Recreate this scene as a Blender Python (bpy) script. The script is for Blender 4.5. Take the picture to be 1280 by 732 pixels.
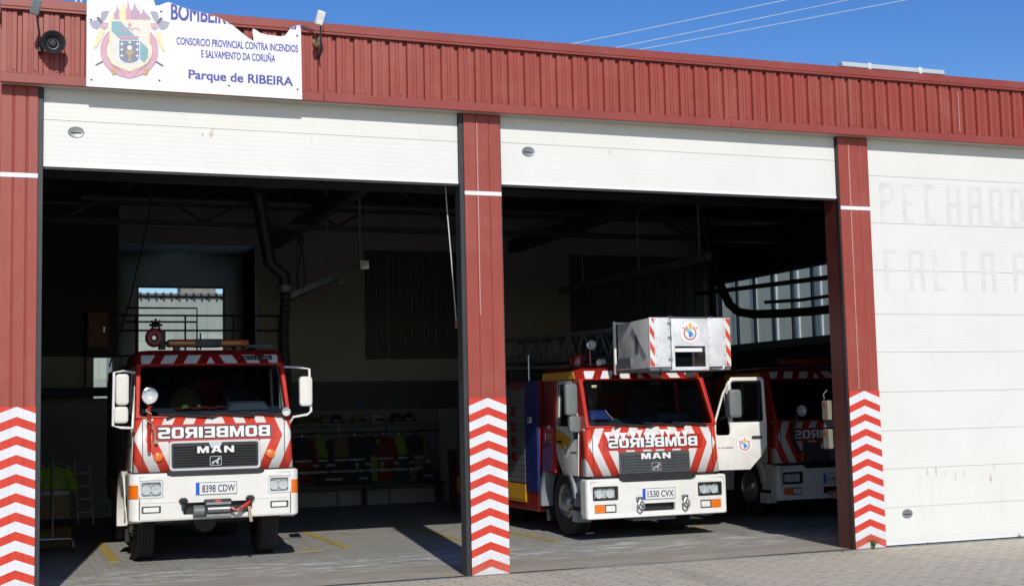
import bpy, bmesh, math, random
from mathutils import Vector, Matrix
random.seed(7)
for o in list(bpy.data.objects): bpy.data.objects.remove(o)
scene = bpy.context.scene
COL = scene.collection
R = math.radians

# ------------------------------------------------------------------ camera
YAW, PITCH, ROLL = 0.3671, 0.0882, -0.0226
cam_d = bpy.data.cameras.new('camera'); cam = bpy.data.objects.new('camera', cam_d); COL.objects.link(cam)
fw = Vector((math.sin(YAW)*math.cos(PITCH), math.cos(YAW)*math.cos(PITCH), math.sin(PITCH)))
rt = Vector((math.cos(YAW), -math.sin(YAW), 0)); up = rt.cross(fw)
cr, sr = math.cos(ROLL), math.sin(ROLL)
r2 = rt*cr + up*sr; u2 = up*cr - rt*sr
m3 = Matrix((r2, u2, -fw)).transposed()
cam.matrix_world = Matrix.Translation((0, -14.626, 1.88)) @ m3.to_4x4()
cam_d.sensor_width = 36; cam_d.lens = 1659.45/1280*36
cam_d.clip_start = 0.1; cam_d.clip_end = 3000
scene.camera = cam

# ------------------------------------------------------------------ sky, sun, exposure
SUN_EL, SUN_AZ = R(33), R(9)          # the sun stands behind the camera, a little to its left
w = bpy.data.worlds.new('World'); scene.world = w; w.use_nodes = True
nt = w.node_tree; bg = nt.nodes['Background']
sky = nt.nodes.new('ShaderNodeTexSky'); sky.sky_type = 'NISHITA'; sky.sun_disc = False
sky.sun_elevation = SUN_EL; sky.sun_rotation = math.pi + SUN_AZ
sky.air_density = 1.0; sky.dust_density = 0.3; sky.ozone_density = 2.5; sky.altitude = 50
hs = nt.nodes.new('ShaderNodeHueSaturation'); hs.inputs['Saturation'].default_value = 1.36; hs.inputs['Hue'].default_value = 0.516; hs.inputs['Value'].default_value = 1.08
nt.links.new(sky.outputs[0], hs.inputs['Color']); nt.links.new(hs.outputs[0], bg.inputs[0]); bg.inputs[1].default_value = 0.112
sd = bpy.data.lights.new('sun', 'SUN'); sd.energy = 3.55; sd.angle = R(0.5); sd.color = (1, 0.955, 0.88)
so = bpy.data.objects.new('sun', sd); COL.objects.link(so)
ldir = Vector((math.sin(SUN_AZ)*math.cos(SUN_EL), math.cos(SUN_AZ)*math.cos(SUN_EL), -math.sin(SUN_EL)))
so.rotation_euler = ldir.to_track_quat('-Z', 'Y').to_euler(); so.location = (-5, -25, 18)
vs = scene.view_settings
vs.view_transform = 'Standard'; vs.look = 'None'; vs.exposure = 0.0; vs.gamma = 1; vs.use_curve_mapping = False
scene.cycles.use_denoising = True
scene.cycles.max_bounces = 8; scene.cycles.diffuse_bounces = 4; scene.cycles.glossy_bounces = 4
scene.cycles.transparent_max_bounces = 12; scene.cycles.caustics_reflective = False; scene.cycles.caustics_refractive = False

# ------------------------------------------------------------------ materials
M = {}
def nodes(name):
    m = bpy.data.materials.new(name); m.use_nodes = True
    return m, m.node_tree, m.node_tree.nodes['Principled BSDF']
def N(t, typ, **kw):
    n = t.nodes.new(typ)
    for k, v in kw.items(): setattr(n, k, v)
    return n
def math_(t, op, a, b=None, c=None):
    n = N(t, 'ShaderNodeMath', operation=op)
    for i, v in enumerate((a, b, c)):
        if v is None: continue
        if isinstance(v, (int, float)): n.inputs[i].default_value = v
        else: t.links.new(v, n.inputs[i])
    return n.outputs[0]
def mixc(t, fac, a, b):
    n = N(t, 'ShaderNodeMix', data_type='RGBA')
    if isinstance(fac, (int, float)): n.inputs[0].default_value = fac
    else: t.links.new(fac, n.inputs[0])
    for i, v in ((6, a), (7, b)):
        if isinstance(v, tuple): n.inputs[i].default_value = (*v, 1)
        else: t.links.new(v, n.inputs[i])
    return n.outputs[2]
def noise(t, scale, detail=4, vec=None, rough=.6):
    n = N(t, 'ShaderNodeTexNoise'); n.inputs['Scale'].default_value = scale; n.inputs['Detail'].default_value = detail
    n.inputs['Roughness'].default_value = rough
    if vec is not None: t.links.new(vec, n.inputs['Vector'])
    return n.outputs[0]
def ramp(t, v, lo, hi):
    n = N(t, 'ShaderNodeMapRange'); t.links.new(v, n.inputs[0]); n.inputs[1].default_value = lo; n.inputs[2].default_value = hi
    return n.outputs[0]
def objco(t):
    c = N(t, 'ShaderNodeTexCoord'); return c.outputs['Object']
def sep(t, v):
    s = N(t, 'ShaderNodeSeparateXYZ'); t.links.new(v, s.inputs[0]); return s.outputs
def bump(t, b, h, strength=.3, dist=.01):
    n = N(t, 'ShaderNodeBump'); n.inputs['Strength'].default_value = strength; n.inputs['Distance'].default_value = dist
    t.links.new(h, n.inputs['Height']); t.links.new(n.outputs[0], b.inputs['Normal'])
def shade(c, k): return tuple(min(1, x*k) for x in c)
def mat(name, c, rough=.5, metal=0, var=.12, sc=3, bmp=0, bsc=40, dirt=None, coat=0):
    m, t, b = nodes(name); v = objco(t)
    n1 = noise(t, sc, 5, v)
    col = mixc(t, ramp(t, n1, .3, .7), shade(c, 1-var), shade(c, 1+var))
    if dirt:
        n2 = noise(t, sc*.6+.7, 8, v, .7)
        col = mixc(t, math_(t, 'MULTIPLY', ramp(t, n2, .5, .75), dirt[1]), col, dirt[0])
    t.links.new(col, b.inputs['Base Color'])
    rr = ramp(t, noise(t, sc*4, 3, v), 0, 1)
    t.links.new(math_(t, 'ADD', math_(t, 'MULTIPLY', rr, .15), max(0.02, rough-.07)), b.inputs['Roughness'])
    b.inputs['Metallic'].default_value = metal
    b.inputs['Coat Weight'].default_value = coat
    if bmp: bump(t, b, noise(t, bsc, 4, v), bmp, .01)
    M[name] = m; return m
RED_SHEET = (.30, .052, .034)
mat('red_sheet', RED_SHEET, .42, var=.07, sc=1.2, dirt=((.38, .13, .10), .5), bmp=.06, bsc=6)
mat('shaded_red', (.10, .022, .018), .5)  # cladding red darkened to carry the shade on the pillar reveal and under the coping
mat('red_trim', (.265, .048, .033), .4, var=.06, sc=1.0, dirt=((.33, .12, .10), .3))
for nm_, base_, pale_ in (('red_sheet', RED_SHEET, (.36, .115, .085)),):
    m = M[nm_]; t = m.node_tree; b = t.nodes['Principled BSDF']; co = objco(t); old = b.inputs['Base Color'].links[0].from_socket
    mp = N(t, 'ShaderNodeMapping'); t.links.new(co, mp.inputs[0]); mp.inputs['Scale'].default_value = (9, 9, .25)
    f = math_(t, 'MULTIPLY', ramp(t, noise(t, 1.3, 6, mp.outputs[0], .7), .52, .75), .42)
    col = mixc(t, f, old, pale_)
    mp = N(t, 'ShaderNodeMapping'); t.links.new(co, mp.inputs[0]); mp.inputs['Scale'].default_value = (14, 14, .3); mp.inputs['Location'].default_value = (3, 1, 5)
    f = math_(t, 'MULTIPLY', ramp(t, noise(t, 1.1, 6, mp.outputs[0], .7), .56, .78), .4)
    t.links.new(mixc(t, f, col, (.15, .03, .025)), b.inputs['Base Color'])
mat('faded_seal', (.50, .24, .21), .6, var=.2, sc=6)
mat('soffit', (.42, .41, .37), .6)
mat('white_tape', (.75, .76, .80), .5, var=.05)
mat('black_rubber', (.015, .015, .016), .6)
mat('tyre', (.022, .022, .024), .8, var=.25, sc=12, dirt=((.09, .085, .075), .5))
mat('steel', (.42, .43, .44), .35, 1, var=.15, sc=8)
mat('chrome', (.8, .8, .82), .12, 1, var=.03)
mat('rim_metal', (.42, .42, .41), .4, .7, var=.2, sc=9, dirt=((.10, .09, .07), .6))
mat('aluminium', (.74, .75, .76), .42, .2, var=.1, sc=6, dirt=((.42, .41, .38), .5))
mat('dark_metal', (.035, .038, .042), .5, .2, var=.2)
mat('grey_metal', (.16, .17, .18), .5, .3, var=.15)
mat('pipe_metal', (.20, .20, .20), .45, .6)
mat('beam', (.03, .034, .04), .6)
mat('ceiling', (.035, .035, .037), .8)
mat('plaster', (.27, .262, .235), .85, var=.08, sc=1, bmp=.1)
mat('plaster_bluelit', (.55, .66, .72), .85, var=.08, sc=1)  # blue tint stands in for the bluish window light on the recess walls
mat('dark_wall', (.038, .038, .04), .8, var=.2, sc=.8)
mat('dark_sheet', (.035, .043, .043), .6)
mat('truck_white', (.78, .77, .73), .3, var=.03, sc=2, coat=.4, dirt=((.60, .57, .50), .35))
m = M['truck_white']; t = m.node_tree; b = t.nodes['Principled BSDF']; co = objco(t); old = b.inputs['Base Color'].links[0].from_socket
f = math_(t, 'MULTIPLY', ramp(t, noise(t, 5, 9, co, .75), .50, .72), .35)
t.links.new(mixc(t, f, old, (.50, .46, .38)), b.inputs['Base Color'])
mat('truck_red', (.50, .024, .014), .32, var=.08, sc=3, coat=.4)
mat('truck_darkred', (.20, .012, .01), .4, var=.1)
mat('yellow_paint', (.66, .34, .02), .45, var=.08)
mat('fender_grey', (.20, .23, .26), .5, var=.1)
mat('mirror_grey', (.16, .18, .18), .4, var=.1)
mat('blue_panel', (.015, .025, .14), .4)
mat('black_plastic', (.02, .02, .022), .45, var=.2)
mat('grille_grey', (.075, .08, .085), .45, var=.1)
mat('letter_white', (.80, .80, .80), .4, var=.02)
mat('letter_black', (.02, .02, .03), .5)
mat('letter_silver', (.55, .56, .58), .3, .5)
mat('ink_blue', (.075, .075, .33), .5, var=.08)
mat('plate_white', (.74, .75, .76), .4, var=.03)
mat('band_blue', (.02, .10, .55), .4)
mat('orange_lens', (.85, .18, .01), .15, var=.1, sc=20, coat=1)
mat('amber_lens', (.34, .085, .004), .2, var=.2, sc=14, coat=.6)
mat('red_lens', (.25, .02, .01), .2, var=.2, sc=14, coat=.6)
mat('reflector', (.86, .86, .84), .2, .15, var=.15, sc=30)
mat('fabric_dark', (.022, .024, .03), .9, var=.3, sc=8, bmp=.4, bsc=20)
mat('fabric_seat', (.03, .033, .04), .9, var=.3, sc=8)
mat('hi_vis', (.13, .21, .015), .8, var=.12, sc=8, bmp=.4, bsc=14)
mat('fabric_red', (.12, .012, .01), .85, var=.15, sc=8)
mat('fabric_tan', (.14, .10, .05), .9, var=.2, sc=8)
mat('reflective', (.24, .25, .24), .4, var=.1)
mat('helmet_yellow', (.16, .115, .012), .35, var=.05)
mat('helmet_black', (.02, .02, .022), .3, var=.05)
mat('helmet_red', (.10, .012, .012), .35, var=.05)
mat('helmet_white', (.3, .3, .29), .35, var=.05)
mat('shelf_white', (.12, .12, .125), .7)
mat('box_red', (.10, .018, .014), .5)
mat('box_beige', (.21, .20, .15), .6)
mat('rope', (.42, .34, .22), .9)
mat('cord_white', (.6, .6, .58), .8)
mat('concrete', (.40, .36, .285), .9, var=.14, sc=1.5, bmp=.25, bsc=60, dirt=((.24, .21, .16), .7))
mat('warehouse_wall', (.58, .575, .45), .8, var=.08, sc=.5)
mat('neighbour_wall', (.34, .36, .31), .8, var=.06, sc=.5)
mat('tile', (.14, .125, .11), .8)
mat('stone', (.30, .27, .23), .9, var=.2, sc=4)
mat('leaf', (.07, .11, .02), .6, var=.3, sc=20)
mat('copper', (.55, .33, .16), .4, .4, var=.2, sc=20)
mat('blue_cloth', (.03, .06, .30), .8)
mat('cable', (.55, .57, .6), .6)
mat('lamp_white', (.50, .56, .58), .4, var=.06)
mat('dash', (.055, .075, .11), .6)
mat('vent_grey', (.24, .25, .26), .4, .3)
mat('skin_cream', (.62, .59, .48), .6)
for nm, c in dict(c_white=(.80, .80, .82), c_cream=(.78, .74, .58), c_cream2=(.70, .68, .60), c_pink=(.60, .30, .36), c_rose=(.62, .36, .42),
                  c_mauve=(.48, .34, .44), c_yellow=(.76, .69, .42), c_teal=(.22, .40, .44), c_slate=(.22, .24, .32), c_grey=(.36, .36, .43),
                  c_gold=(.50, .36, .16), c_dark=(.14, .13, .16), c_red=(.62, .08, .05), c_orange=(.80, .25, .03), c_blue=(.08, .20, .62),
                  c_sky=(.15, .55, .75), c_lightgrey=(.55, .56, .58)).items():
    mat(nm, c, .55, var=.05, sc=4)

def glass_mat(name, tint):
    m = bpy.data.materials.new(name); m.use_nodes = True; t = m.node_tree
    for n in list(t.nodes): t.nodes.remove(n)
    out = N(t, 'ShaderNodeOutputMaterial'); tr = N(t, 'ShaderNodeBsdfTransparent'); gl = N(t, 'ShaderNodeBsdfGlossy')
    tr.inputs[0].default_value = (*tint, 1); gl.inputs['Roughness'].default_value = .03
    fr = N(t, 'ShaderNodeFresnel'); ge = N(t, 'ShaderNodeNewGeometry')
    t.links.new(math_(t, 'ADD', 1.5, math_(t, 'MULTIPLY', ge.outputs['Backfacing'], 1/1.5-1.5)), fr.inputs[0])
    mx = N(t, 'ShaderNodeMixShader')
    t.links.new(fr.outputs[0], mx.inputs[0]); t.links.new(tr.outputs[0], mx.inputs[1]); t.links.new(gl.outputs[0], mx.inputs[2])
    t.links.new(mx.outputs[0], out.inputs[0]); M[name] = m
glass_mat('windscreen', (.50, .56, .58)); glass_mat('clear_lens', (.9, .92, .93)); glass_mat('window_glass', (.90, .94, .95))

def stripe_mat(name, red, white, period, slope, half=None, zc=None, zlim=None, wlim=None, mode='nested', x0=0, phase=0, duty=.5, ctr=None):
    """livery stripes in the object's own x/z: 'nested' arrows, 'vee' chevrons stacked in z, 'fan' slanting bars"""
    m, t, b = nodes(name); co = objco(t); s = sep(t, co)
    x = math_(t, 'ABSOLUTE', math_(t, 'SUBTRACT', s[0], x0)); z = s[2]
    if mode == 'nested':      # < < ... > >
        d = math_(t, 'ADD', x, math_(t, 'MULTIPLY', math_(t, 'ABSOLUTE', math_(t, 'SUBTRACT', z, zc)), slope))
    elif mode == 'vee':       # apex upward, stacked
        d = math_(t, 'ADD', z, math_(t, 'MULTIPLY', x, slope))
    else:                     # / / ^ \ \
        d = math_(t, 'ADD', x, math_(t, 'MULTIPLY', z, slope))
    fr = math_(t, 'FRACT', math_(t, 'ADD', math_(t, 'DIVIDE', d, period), 50+phase))
    f = math_(t, 'LESS_THAN', fr, duty)
    if zlim:
        f = math_(t, 'MULTIPLY', f, math_(t, 'GREATER_THAN', z, zlim[0])); f = math_(t, 'MULTIPLY', f, math_(t, 'LESS_THAN', z, zlim[1]))
    if wlim: f = math_(t, 'MULTIPLY', f, math_(t, 'LESS_THAN', x, wlim))
    n1 = ramp(t, noise(t, 4, 6, co), .3, .75)
    rc = mixc(t, n1, shade(red, .9), shade(red, 1.12)); wc = mixc(t, n1, white, shade(white, .86))
    col = mixc(t, f, rc, wc)
    if mode == 'vee':
        foot = math_(t, 'MULTIPLY', ramp(t, math_(t, 'ADD', z, math_(t, 'MULTIPLY', noise(t, 7, 7, co, .7), .55)), .55, .22), .38)
        col = mixc(t, foot, col, (.30, .26, .20))
        ms = N(t, 'ShaderNodeMapping'); t.links.new(co, ms.inputs[0]); ms.inputs['Scale'].default_value = (10, 10, 2.2)
        col = mixc(t, math_(t, 'MULTIPLY', ramp(t, noise(t, 1.6, 8, ms.outputs[0], .75), .62, .72), .3), col, (.40, .24, .2))
    t.links.new(col, b.inputs['Base Color']); b.inputs['Roughness'].default_value = .35
    M[name] = m
stripe_mat('pillar_chevron', (.60, .045, .022), (.74, .74, .755), .194, .385, mode='vee', phase=.045, duty=.53)
stripe_mat('cab_chevron', (.58, .05, .028), (.74, .74, .73), .27, .45, zc=1.03, mode='nested', phase=.72, duty=.5)
stripe_mat('header_stripe', (.27, .012, .008), (.74, .75, .77), .30, .62, mode='fan', zlim=(1.996, 2.112), wlim=.90, phase=.25, duty=.57)
stripe_mat('hazard_strip', (.62, .06, .03), (.78, .78, .76), .145, .65, mode='fan', x0=-9, phase=.1)

# paved floors ----------------------------------------------------
def paver_mat(name, c1, c2, mortar, sx, sy, stain):
    m, t, b = nodes(name); co = objco(t)
    mp = N(t, 'ShaderNodeMapping'); t.links.new(co, mp.inputs[0]); mp.inputs['Rotation'].default_value = (0, 0, 0)
    br = N(t, 'ShaderNodeTexBrick'); t.links.new(mp.outputs[0], br.inputs['Vector'])
    br.inputs['Scale'].default_value = 1; br.inputs['Brick Width'].default_value = sx; br.inputs['Row Height'].default_value = sy
    br.inputs['Mortar Size'].default_value = .006; br.inputs['Mortar Smooth'].default_value = .3
    br.inputs['Color1'].default_value = (*c1, 1); br.inputs['Color2'].default_value = (*c2, 1); br.inputs['Mortar'].default_value = (*mortar, 1)
    n1 = noise(t, .35, 6, co, .7); n2 = noise(t, 9, 5, co, .7)
    col = mixc(t, math_(t, 'MULTIPLY', ramp(t, n1, .4, .7), .55), br.outputs[0], stain)
    col2 = N(t, 'ShaderNodeMix', data_type='RGBA', blend_type='MULTIPLY'); col2.inputs[0].default_value = .55
    t.links.new(col, col2.inputs[6]); t.links.new(mixc(t, ramp(t, n2, .25, .75), (.55, .55, .55), (1, 1, 1)), col2.inputs[7])
    out = col2.outputs[2]
    # open corner holes between the interlocking blocks
    s = sep(t, co)
    hx = math_(t, 'ABSOLUTE', math_(t, 'SUBTRACT', math_(t, 'FRACT', math_(t, 'DIVIDE', math_(t, 'ADD', s[0], 500), sx)), .5))
    hy = math_(t, 'ABSOLUTE', math_(t, 'SUBTRACT', math_(t, 'FRACT', math_(t, 'DIVIDE', math_(t, 'ADD', s[1], 500), sy*2)), .5))
    hole = math_(t, 'MULTIPLY', math_(t, 'LESS_THAN', hx, .10), math_(t, 'LESS_THAN', hy, .13))
    hole = math_(t, 'MULTIPLY', hole, ramp(t, noise(t, 2.2, 3, co), .35, .6))
    out = mixc(t, math_(t, 'MULTIPLY', hole, .75), out, shade(mortar, .7))
    mt = N(t, 'ShaderNodeMapping'); t.links.new(co, mt.inputs[0]); mt.inputs['Scale'].default_value = (1.6, .22, 1); mt.inputs['Rotation'].default_value = (0, 0, R(8))
    tyre_ = ramp(t, noise(t, 1.1, 5, mt.outputs[0], .6), .56, .70); spots = ramp(t, noise(t, 1.7, 8, co, .7), .60, .72)
    out = mixc(t, math_(t, 'MULTIPLY', tyre_, .28), out, shade(mortar, .55)); out = mixc(t, math_(t, 'MULTIPLY', spots, .5), out, shade(mortar, .45))
    t.links.new(out, b.inputs['Base Color']); b.inputs['Roughness'].default_value = .9
    h = math_(t, 'SUBTRACT', math_(t, 'MULTIPLY', n2, .4), math_(t, 'ADD', math_(t, 'MULTIPLY', br.outputs['Fac'], .7), math_(t, 'MULTIPLY', hole, .5)))
    bump(t, b, h, .5, .012); M[name] = m; return m, t, b, out, co, s
paver_mat('paver_out', (.66, .61, .475), (.58, .535, .415), (.26, .235, .175), .23, .115, (.66, .58, .42))
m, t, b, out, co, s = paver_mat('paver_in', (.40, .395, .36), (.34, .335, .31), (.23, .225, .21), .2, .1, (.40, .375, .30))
# limescale where the trucks are washed: a streaky band just inside the door line
mp = N(t, 'ShaderNodeMapping'); t.links.new(co, mp.inputs[0]); mp.inputs['Scale'].default_value = (1.1, 3.4, 1)
st = ramp(t, noise(t, 1.6, 9, mp.outputs[0], .72), .49, .62)
band = math_(t, 'MULTIPLY', ramp(t, s[1], 3.4, 2.2), ramp(t, s[1], 1.0, 1.5))
mp2 = N(t, 'ShaderNodeMapping'); t.links.new(co, mp2.inputs[0]); mp2.inputs['Scale'].default_value = (.5, 2.6, 1)
dust = math_(t, 'MULTIPLY', ramp(t, math_(t, 'ADD', s[1], math_(t, 'MULTIPLY', noise(t, 1.3, 6, mp2.outputs[0], .65), 1.8)), 3.0, 1.6), .85)
oil = ramp(t, noise(t, .9, 7, co, .7), .56, .75)
o2 = mixc(t, math_(t, 'MULTIPLY', oil, .6), out, (.06, .058, .052))
o2 = mixc(t, dust, o2, mixc(t, ramp(t, n2 if False else noise(t, 3.5, 7, mp2.outputs[0], .7), .35, .7), (.30, .265, .205), (.44, .395, .31)))
o2 = mixc(t, math_(t, 'MULTIPLY', math_(t, 'MULTIPLY', st, band), .8), o2, (.70, .71, .71))
t.links.new(o2, b.inputs['Base Color'])
m, t, b = nodes('yellow_line'); co = objco(t)
wn = ramp(t, noise(t, 9, 8, co, .75), .38, .6)
t.links.new(mixc(t, wn, (.20, .17, .09), (.52, .36, .05)), b.inputs['Base Color']); b.inputs['Roughness'].default_value = .8; M['yellow_line'] = m

def door_mat(name, rust, seed):
    """sectional door skin: fine pressed ribs, faint grime, rust marks at the given spots (x, z, sx, sz, strength)"""
    m, t, b = nodes(name); co = objco(t); s = sep(t, co)
    n1 = noise(t, 1.3, 6, co, .6)
    col = mixc(t, ramp(t, n1, .35, .75), (.725, .72, .675), (.69, .685, .635))
    stk = N(t, 'ShaderNodeMapping'); t.links.new(co, stk.inputs[0]); stk.inputs['Scale'].default_value = (5, 5, .35)
    col = mixc(t, math_(t, 'MULTIPLY', ramp(t, noise(t, 2, 6, stk.outputs[0], .7), .55, .8), .35), col, (.62, .60, .52))
    for (x, z, sx, sz, k) in rust:
        dx = math_(t, 'DIVIDE', math_(t, 'SUBTRACT', s[0], x), sx); dz = math_(t, 'DIVIDE', math_(t, 'SUBTRACT', s[2], z), sz)
        d = math_(t, 'ADD', math_(t, 'MULTIPLY', dx, dx), math_(t, 'MULTIPLY', dz, dz))
        d = math_(t, 'ADD', d, math_(t, 'MULTIPLY', math_(t, 'SUBTRACT', noise(t, 22, 4, co), .5), 1.6))
        f = ramp(t, d, 1, .2)
        col = mixc(t, math_(t, 'MULTIPLY', f, k), col, (.42, .31, .14))
    t.links.new(col, b.inputs['Base Color']); b.inputs['Roughness'].default_value = .45
    wv = math_(t, 'SINE', math_(t, 'MULTIPLY', s[2], 2*math.pi/.052))
    bump(t, b, math_(t, 'ADD', wv, math_(t, 'MULTIPLY', n1, 3)), .07, .004); M[name] = m
door_mat('door_skin_near', [(2.03, 4.985, .012, .03, .7), (2.12, 4.99, .02, .045, .6), (2.14, 5.02, .03, .05, .3), (3.25, 5.0, .016, .05, .25)], 1)
door_mat('door_skin_mid', [(6.98, 5.03, .012, .05, .6)], 2)
door_mat('door_skin_shut', [(11.518, .94, .016, .06, .5), (11.66, .945, .018, .075, .7), (11.80, .91, .010, .05, .35), (11.972, .87, .012, .075, .5), (12.105, .90, .012, .08, .4),
                            (12.556, .82, .022, .07, .65), (12.63, .97, .02, .08, .25), (12.72, .5, .05, .35, .08), (11.58, .6, .04, .3, .07)], 3)

# ------------------------------------------------------------------ mesh helpers
def tmp_curve_mesh(cu):
    o = bpy.data.objects.new('tmp', cu); COL.objects.link(o)
    me = bpy.data.meshes.new_from_object(o)
    vs_ = [tuple(v.co) for v in me.vertices]; fs_ = [tuple(p.vertices) for p in me.polygons]
    bpy.data.objects.remove(o); bpy.data.curves.remove(cu); bpy.data.meshes.remove(me)
    return vs_, fs_
def plate_geo(loops, thick, bev=0):
    cu = bpy.data.curves.new('tmp', 'CURVE'); cu.dimensions = '2D'; cu.fill_mode = 'BOTH'; cu.extrude = max(0, thick/2-bev); cu.bevel_depth = bev; cu.bevel_resolution = 1
    if bev: cu.offset = -bev
    for lp in loops:
        s = cu.splines.new('POLY'); s.points.add(len(lp)-1)
        for p, q in zip(s.points, lp): p.co = (q[0], q[1], 0, 1)
        s.use_cyclic_u = True
    return tmp_curve_mesh(cu)
def text_geo(txt, width=None, height=None, bold=0, thick=.002, align='CENTER', spacing=1.0):
    """flat lettering, cap height 'height', stretched to 'width', centred on x, baseline at 0; bold = extra stroke width, laid as shifted copies"""
    cu = bpy.data.curves.new('tmp', 'FONT'); cu.body = txt; cu.align_x = 'LEFT'; cu.size = 1; cu.extrude = .5; cu.space_character = spacing
    cu.resolution_u = 4
    v, f = tmp_curve_mesh(cu)
    if bold:
        V, F = [], []
        for k, (dx, dy) in enumerate(((-1, -.6), (1, -.6), (1, .6), (-1, .6), (0, 0))):
            b = len(V); V += [(p[0]+dx*bold, p[1]+dy*bold, p[2]+.22*k) for p in v]; F += [tuple(i+b for i in q_) for q_ in f]
        v, f = V, F
    xs = [p[0] for p in v]; x0, x1 = min(xs), max(xs); cap = .73 + 1.2*bold
    sy = height/cap; sx = (width/(x1-x0)) if width else sy
    cx = (x0+x1)/2 if align == 'CENTER' else (x0 if align == 'LEFT' else x1)
    return [((p[0]-cx)*sx, (p[1]+.6*bold)*sy, p[2]*thick) for p in v], f
BLOCK = {   # wide block capitals: outline, then counters
 'B': (1, [[(0,0),(.86,0),(1,.12),(1,.42),(.92,.5),(1,.58),(1,.88),(.86,1),(0,1)], [(.30,.2),(.70,.2),(.70,.4),(.30,.4)], [(.30,.6),(.70,.6),(.70,.8),(.30,.8)]]),
 'O': (1, [[(.14,0),(.86,0),(1,.14),(1,.86),(.86,1),(.14,1),(0,.86),(0,.14)], [(.30,.22),(.70,.22),(.70,.78),(.30,.78)]]),
 'M': (1.22, [[(0,0),(.22,0),(.22,.62),(.41,0),(.59,0),(.78,.62),(.78,0),(1,0),(1,1),(.7,1),(.5,.42),(.3,1),(0,1)]]),
 'E': (.9, [[(0,0),(1,0),(1,.2),(.33,.2),(.33,.4),(.92,.4),(.92,.6),(.33,.6),(.33,.8),(1,.8),(1,1),(0,1)]]),
 'I': (.34, [[(0,0),(1,0),(1,1),(0,1)]]),
 'R': (1, [[(0,0),(.3,0),(.3,.36),(.44,.36),(.70,0),(1.04,0),(.80,.38),(.92,.42),(1,.5),(1,.88),(.86,1),(0,1)], [(.30,.55),(.70,.55),(.70,.8),(.30,.8)]]),
 'S': (1, [[(0,0),(.87,0),(1,.12),(1,.48),(.87,.6),(.30,.6),(.30,.8),(.97,.8),(.97,1),(.13,1),(0,.88),(0,.52),(.13,.4),(.70,.4),(.70,.2),(0,.2)]]),
 'A': (1.15, [[(0,0),(.27,0),(.33,.2),(.67,.2),(.73,0),(1,0),(.68,1),(.32,1)], [(.39,.38),(.61,.38),(.5,.74)]]),
 'N': (1.05, [[(0,0),(.26,0),(.26,.6),(.72,0),(1,0),(1,1),(.74,1),(.74,.4),(.28,1),(0,1)]])}
def block_geo(txt, width, height, gap=.13, thick=.001, grow=0):
    tot = sum(BLOCK[c][0] for c in txt)+gap*(len(txt)-1); k = width/tot; x = -width/2; V, F = [], []
    offs = [(0, 0)] if not grow else [(math.cos(i*math.pi/4)*grow, math.sin(i*math.pi/4)*grow) for i in range(8)]
    for c in txt:
        w_, lp = BLOCK[c]
        for j, (dx, dy) in enumerate(offs):
            v, f = plate_geo([[(x+px*w_*k, py*height) for px, py in l] for l in lp], thick)
            b = len(V); V += [(p[0]+dx, p[1]+dy, p[2]+.0002*j) for p in v]; F += [tuple(i+b for i in q_) for q_ in f]
        x += (w_+gap)*k
    return V, F
def rrect(x0, x1, y0, y1, r=.02, n=4):
    pts = []
    for cx, cy, a0 in ((x1-r, y1-r, 0), (x0+r, y1-r, 90), (x0+r, y0+r, 180), (x1-r, y0+r, 270)):
        for i in range(n+1):
            a = R(a0+90*i/n); pts.append((cx+r*math.cos(a), cy+r*math.sin(a)))
    return pts
def circ(cx, cy, r, n=24, ry=None):
    return [(cx+r*math.cos(2*math.pi*i/n), cy+(ry or r)*math.sin(2*math.pi*i/n)) for i in range(n)]
def XZ(y0=0): return lambda u, v, w: (u, y0-w, v)          # plate facing -y
def YZl(x0): return lambda u, v, w: (x0-w, u, v)           # plate facing -x
def YZr(x0): return lambda u, v, w: (x0+w, u, v)
def XY(z0): return lambda u, v, w: (u, v, z0+w)

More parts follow.
